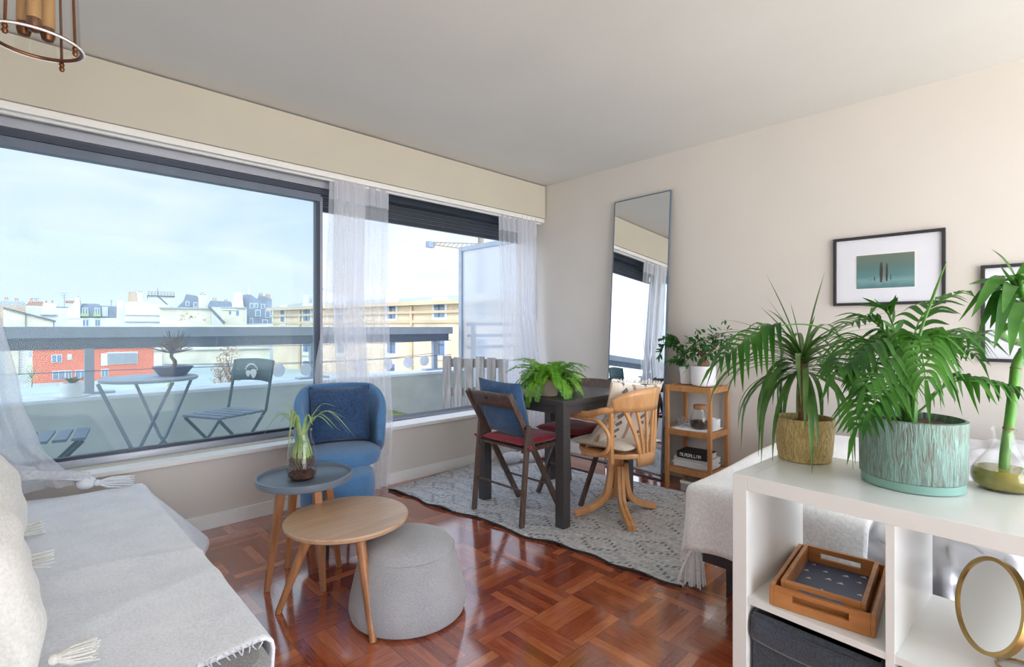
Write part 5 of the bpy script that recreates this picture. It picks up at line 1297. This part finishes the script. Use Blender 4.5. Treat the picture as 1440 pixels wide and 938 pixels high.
for pts in ([(0,0,.11),(-.02,.02,.22),(-.04,.05,.33),(-.06,.09,.36)],[(-.02,.02,.22),(-.05,.08,.30),(-.08,.14,.28),(-.09,.17,.20)],[(0,0,.11),(-.03,.05,.18),(-.06,.10,.16)],[(-.03,.04,.30),(-.06,.10,.35),(-.08,.15,.33)]):
    P = spline(pts,6); ST.tube(P,[.0035*(1-.5*i/len(P)) for i in range(len(P))],5)
    for i in range(3,len(P)):
        for s in (-1,1):
            o = Vector((rnd.uniform(-.8,.3),rnd.uniform(-.4,.9)*1.0,rnd.uniform(-1,.25))).normalized(); L = rnd.uniform(.035,.055); p = P[i]
            lf.strip([p,p+o*L*.4,p+o*L*.75,p+o*L+Vector((0,0,-.006))], L*.48, .2, (-.7,.1,.7))
ST.build('stems', M['stem'], sf_); lf.build('foliage', M['leafdark'], sf_, ang=180, fixn=False)
# ---------------- grass plant in the jar
JP = Vector((.932,2.335,.4692)); jp_ = thing('jar_spider_plant', 'spider plant with pale striped leaves growing in a clear glass jar on the side table', 'plant', JP)
jr_ = [(0,0),(.056,0),(.063,.008),(.0645,.03),(.0645,.105),(.058,.145),(.046,.178),(.041,.196),(.041,.214),(.0445,.222)]
MB().lathe(jr_+[(r-.003,z) for r,z in reversed(jr_[1:])]+[(0,.006)], n=44).build('jar', M['glass'], jp_)
MB().lathe([(0,.007),(.053,.007),(.0585,.014),(.060,.026),(.045,.036),(.02,.040),(0,.040)], n=32).build('roots_and_soil', M['soil'], jp_)
rt_ = MB(); rnd = random.Random(4)
for k in range(70):
    a = k*2.4; r = .055*math.sqrt((k+.5)/70); rt_.tube([(.3*r*math.cos(a),.3*r*math.sin(a),.12),(r*math.cos(a),r*math.sin(a),.09),(1.02*r*math.cos(a+.4),1.02*r*math.sin(a+.4),.05)],[.003,.0025,.002],4)
rt_.build('root_mat', M['twig'], jp_)
lf = MB(); D3 = FW.dot(JP)
for (u,v,dd,up) in ((474,572,.0,.06),(500,615,-.05,.12),(492,612,.08,.10),(486,588,.05,.06),(470,604,-.1,.06),(401,578,.0,.02),(383,576,.03,.07),(376,602,-.06,.08),(366,618,.04,.09),(404,645,-.09,.12),(402,668,-.05,.13),(462,590,.1,.07),(412,600,-.1,.06),(440,598,-.12,.06),(478,606,-.14,.08),(392,596,.1,.06),(352,594,.0,.07)):
    e = PD(u,v,D3+dd)-JP; d = Vector((e.x,e.y,0)); d = d.normalized() if d.length>1e-4 else Vector((1,0,0))
    lf.strip(spline([d*-.012+Vector((0,0,.06)), d*.022+Vector((0,0,.215)), d*.022+(e-d*.022)*.45*Vector((1,1,0)).length*0+Vector(((e.x-d.x*.022)*.45,(e.y-d.y*.022)*.45,(max(.25,e.z*.5+.14)+up*.5))), e],6), .013, .3, (0,0,1), STRAP)
for k in range(26):
    a = k*2.4; lf.strip([(.02*math.cos(a),.02*math.sin(a),.055),(.044*math.cos(a),.044*math.sin(a),.11),(.022*math.cos(a),.022*math.sin(a),.20)],.012,.3,(math.cos(a),math.sin(a),.2),STRAP)
lf.build('foliage', M['leafgrass'], jp_, ang=180, fixn=False)
# ================================================================ light and camera
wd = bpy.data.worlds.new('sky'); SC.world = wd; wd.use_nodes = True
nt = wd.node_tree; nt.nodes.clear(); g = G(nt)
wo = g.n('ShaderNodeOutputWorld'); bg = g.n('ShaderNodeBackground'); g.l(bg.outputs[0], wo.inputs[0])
tc = g.n('ShaderNodeTexCoord'); sp = g.n('ShaderNodeSeparateXYZ'); g.l(tc.outputs['Generated'], sp.inputs[0])
mp = g.n('ShaderNodeMapping'); mp.inputs['Scale'].default_value = (1,1,3.2); g.l(tc.outputs['Generated'], mp.inputs[0])
cl = g.noise(mp.outputs[0], 2.6, 6, .58, .6)
base = g.ramp(sp.outputs[2], [(0,RGB(240,236,228)),(.003,RGB(226,236,246)),(.12,RGB(214,228,246)),(.5,RGB(186,208,238)),(1,RGB(140,174,222))])
col = g.mix(g.ramp(cl, [(.40,(0,0,0,1)),(.66,(.9,.9,.9,1))]), base, RGB(240,243,248))
g.l(col, bg.inputs[0])
# sky boosted on the sun side, added fill through the room's open back
sun_dir = Vector((-.45,-.70,.55)).normalized()
dt = g.n('ShaderNodeVectorMath', operation='DOT_PRODUCT'); g.l(tc.outputs['Generated'], dt.inputs[0]); dt.inputs[1].default_value = sun_dir
glow = g.m('POWER', g.m('MAXIMUM', g.m('MULTIPLY', g.m('ADD', dt.outputs['Value'], 1.0), .5), 0.0), 3.0)
low = g.m('MULTIPLY', g.m('LESS_THAN', sp.outputs[2], -.02), LOWER)  # added glow from below the horizon, there to brighten the ceiling
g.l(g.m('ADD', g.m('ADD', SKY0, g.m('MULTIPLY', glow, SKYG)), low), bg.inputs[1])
sl = bpy.data.lights.new('sun', 'SUN'); sl.energy = SUN; sl.angle = rad(6); sl.color = (1,.95,.87)
so = bpy.data.objects.new('sun', sl); COL.objects.link(so); so.rotation_euler = (-sun_dir).to_track_quat('-Z','Y').to_euler(); so.location = (0,0,12)
cd = bpy.data.cameras.new('camera'); co = bpy.data.objects.new('camera', cd); COL.objects.link(co); SC.camera = co
cd.sensor_width = 36; cd.lens = 36*F/1440; cd.shift_y = (V0-469)/1440.0; cd.clip_start = .02; cd.clip_end = 600
co.location = (0,0,EYE); co.rotation_euler = (PI/2, 0, YAW-PI/2)
SC.view_settings.view_transform = 'Standard'; SC.view_settings.look = 'None'; SC.view_settings.gamma = 1; SC.view_settings.use_curve_mapping = False
SC.view_settings.exposure = EXPO
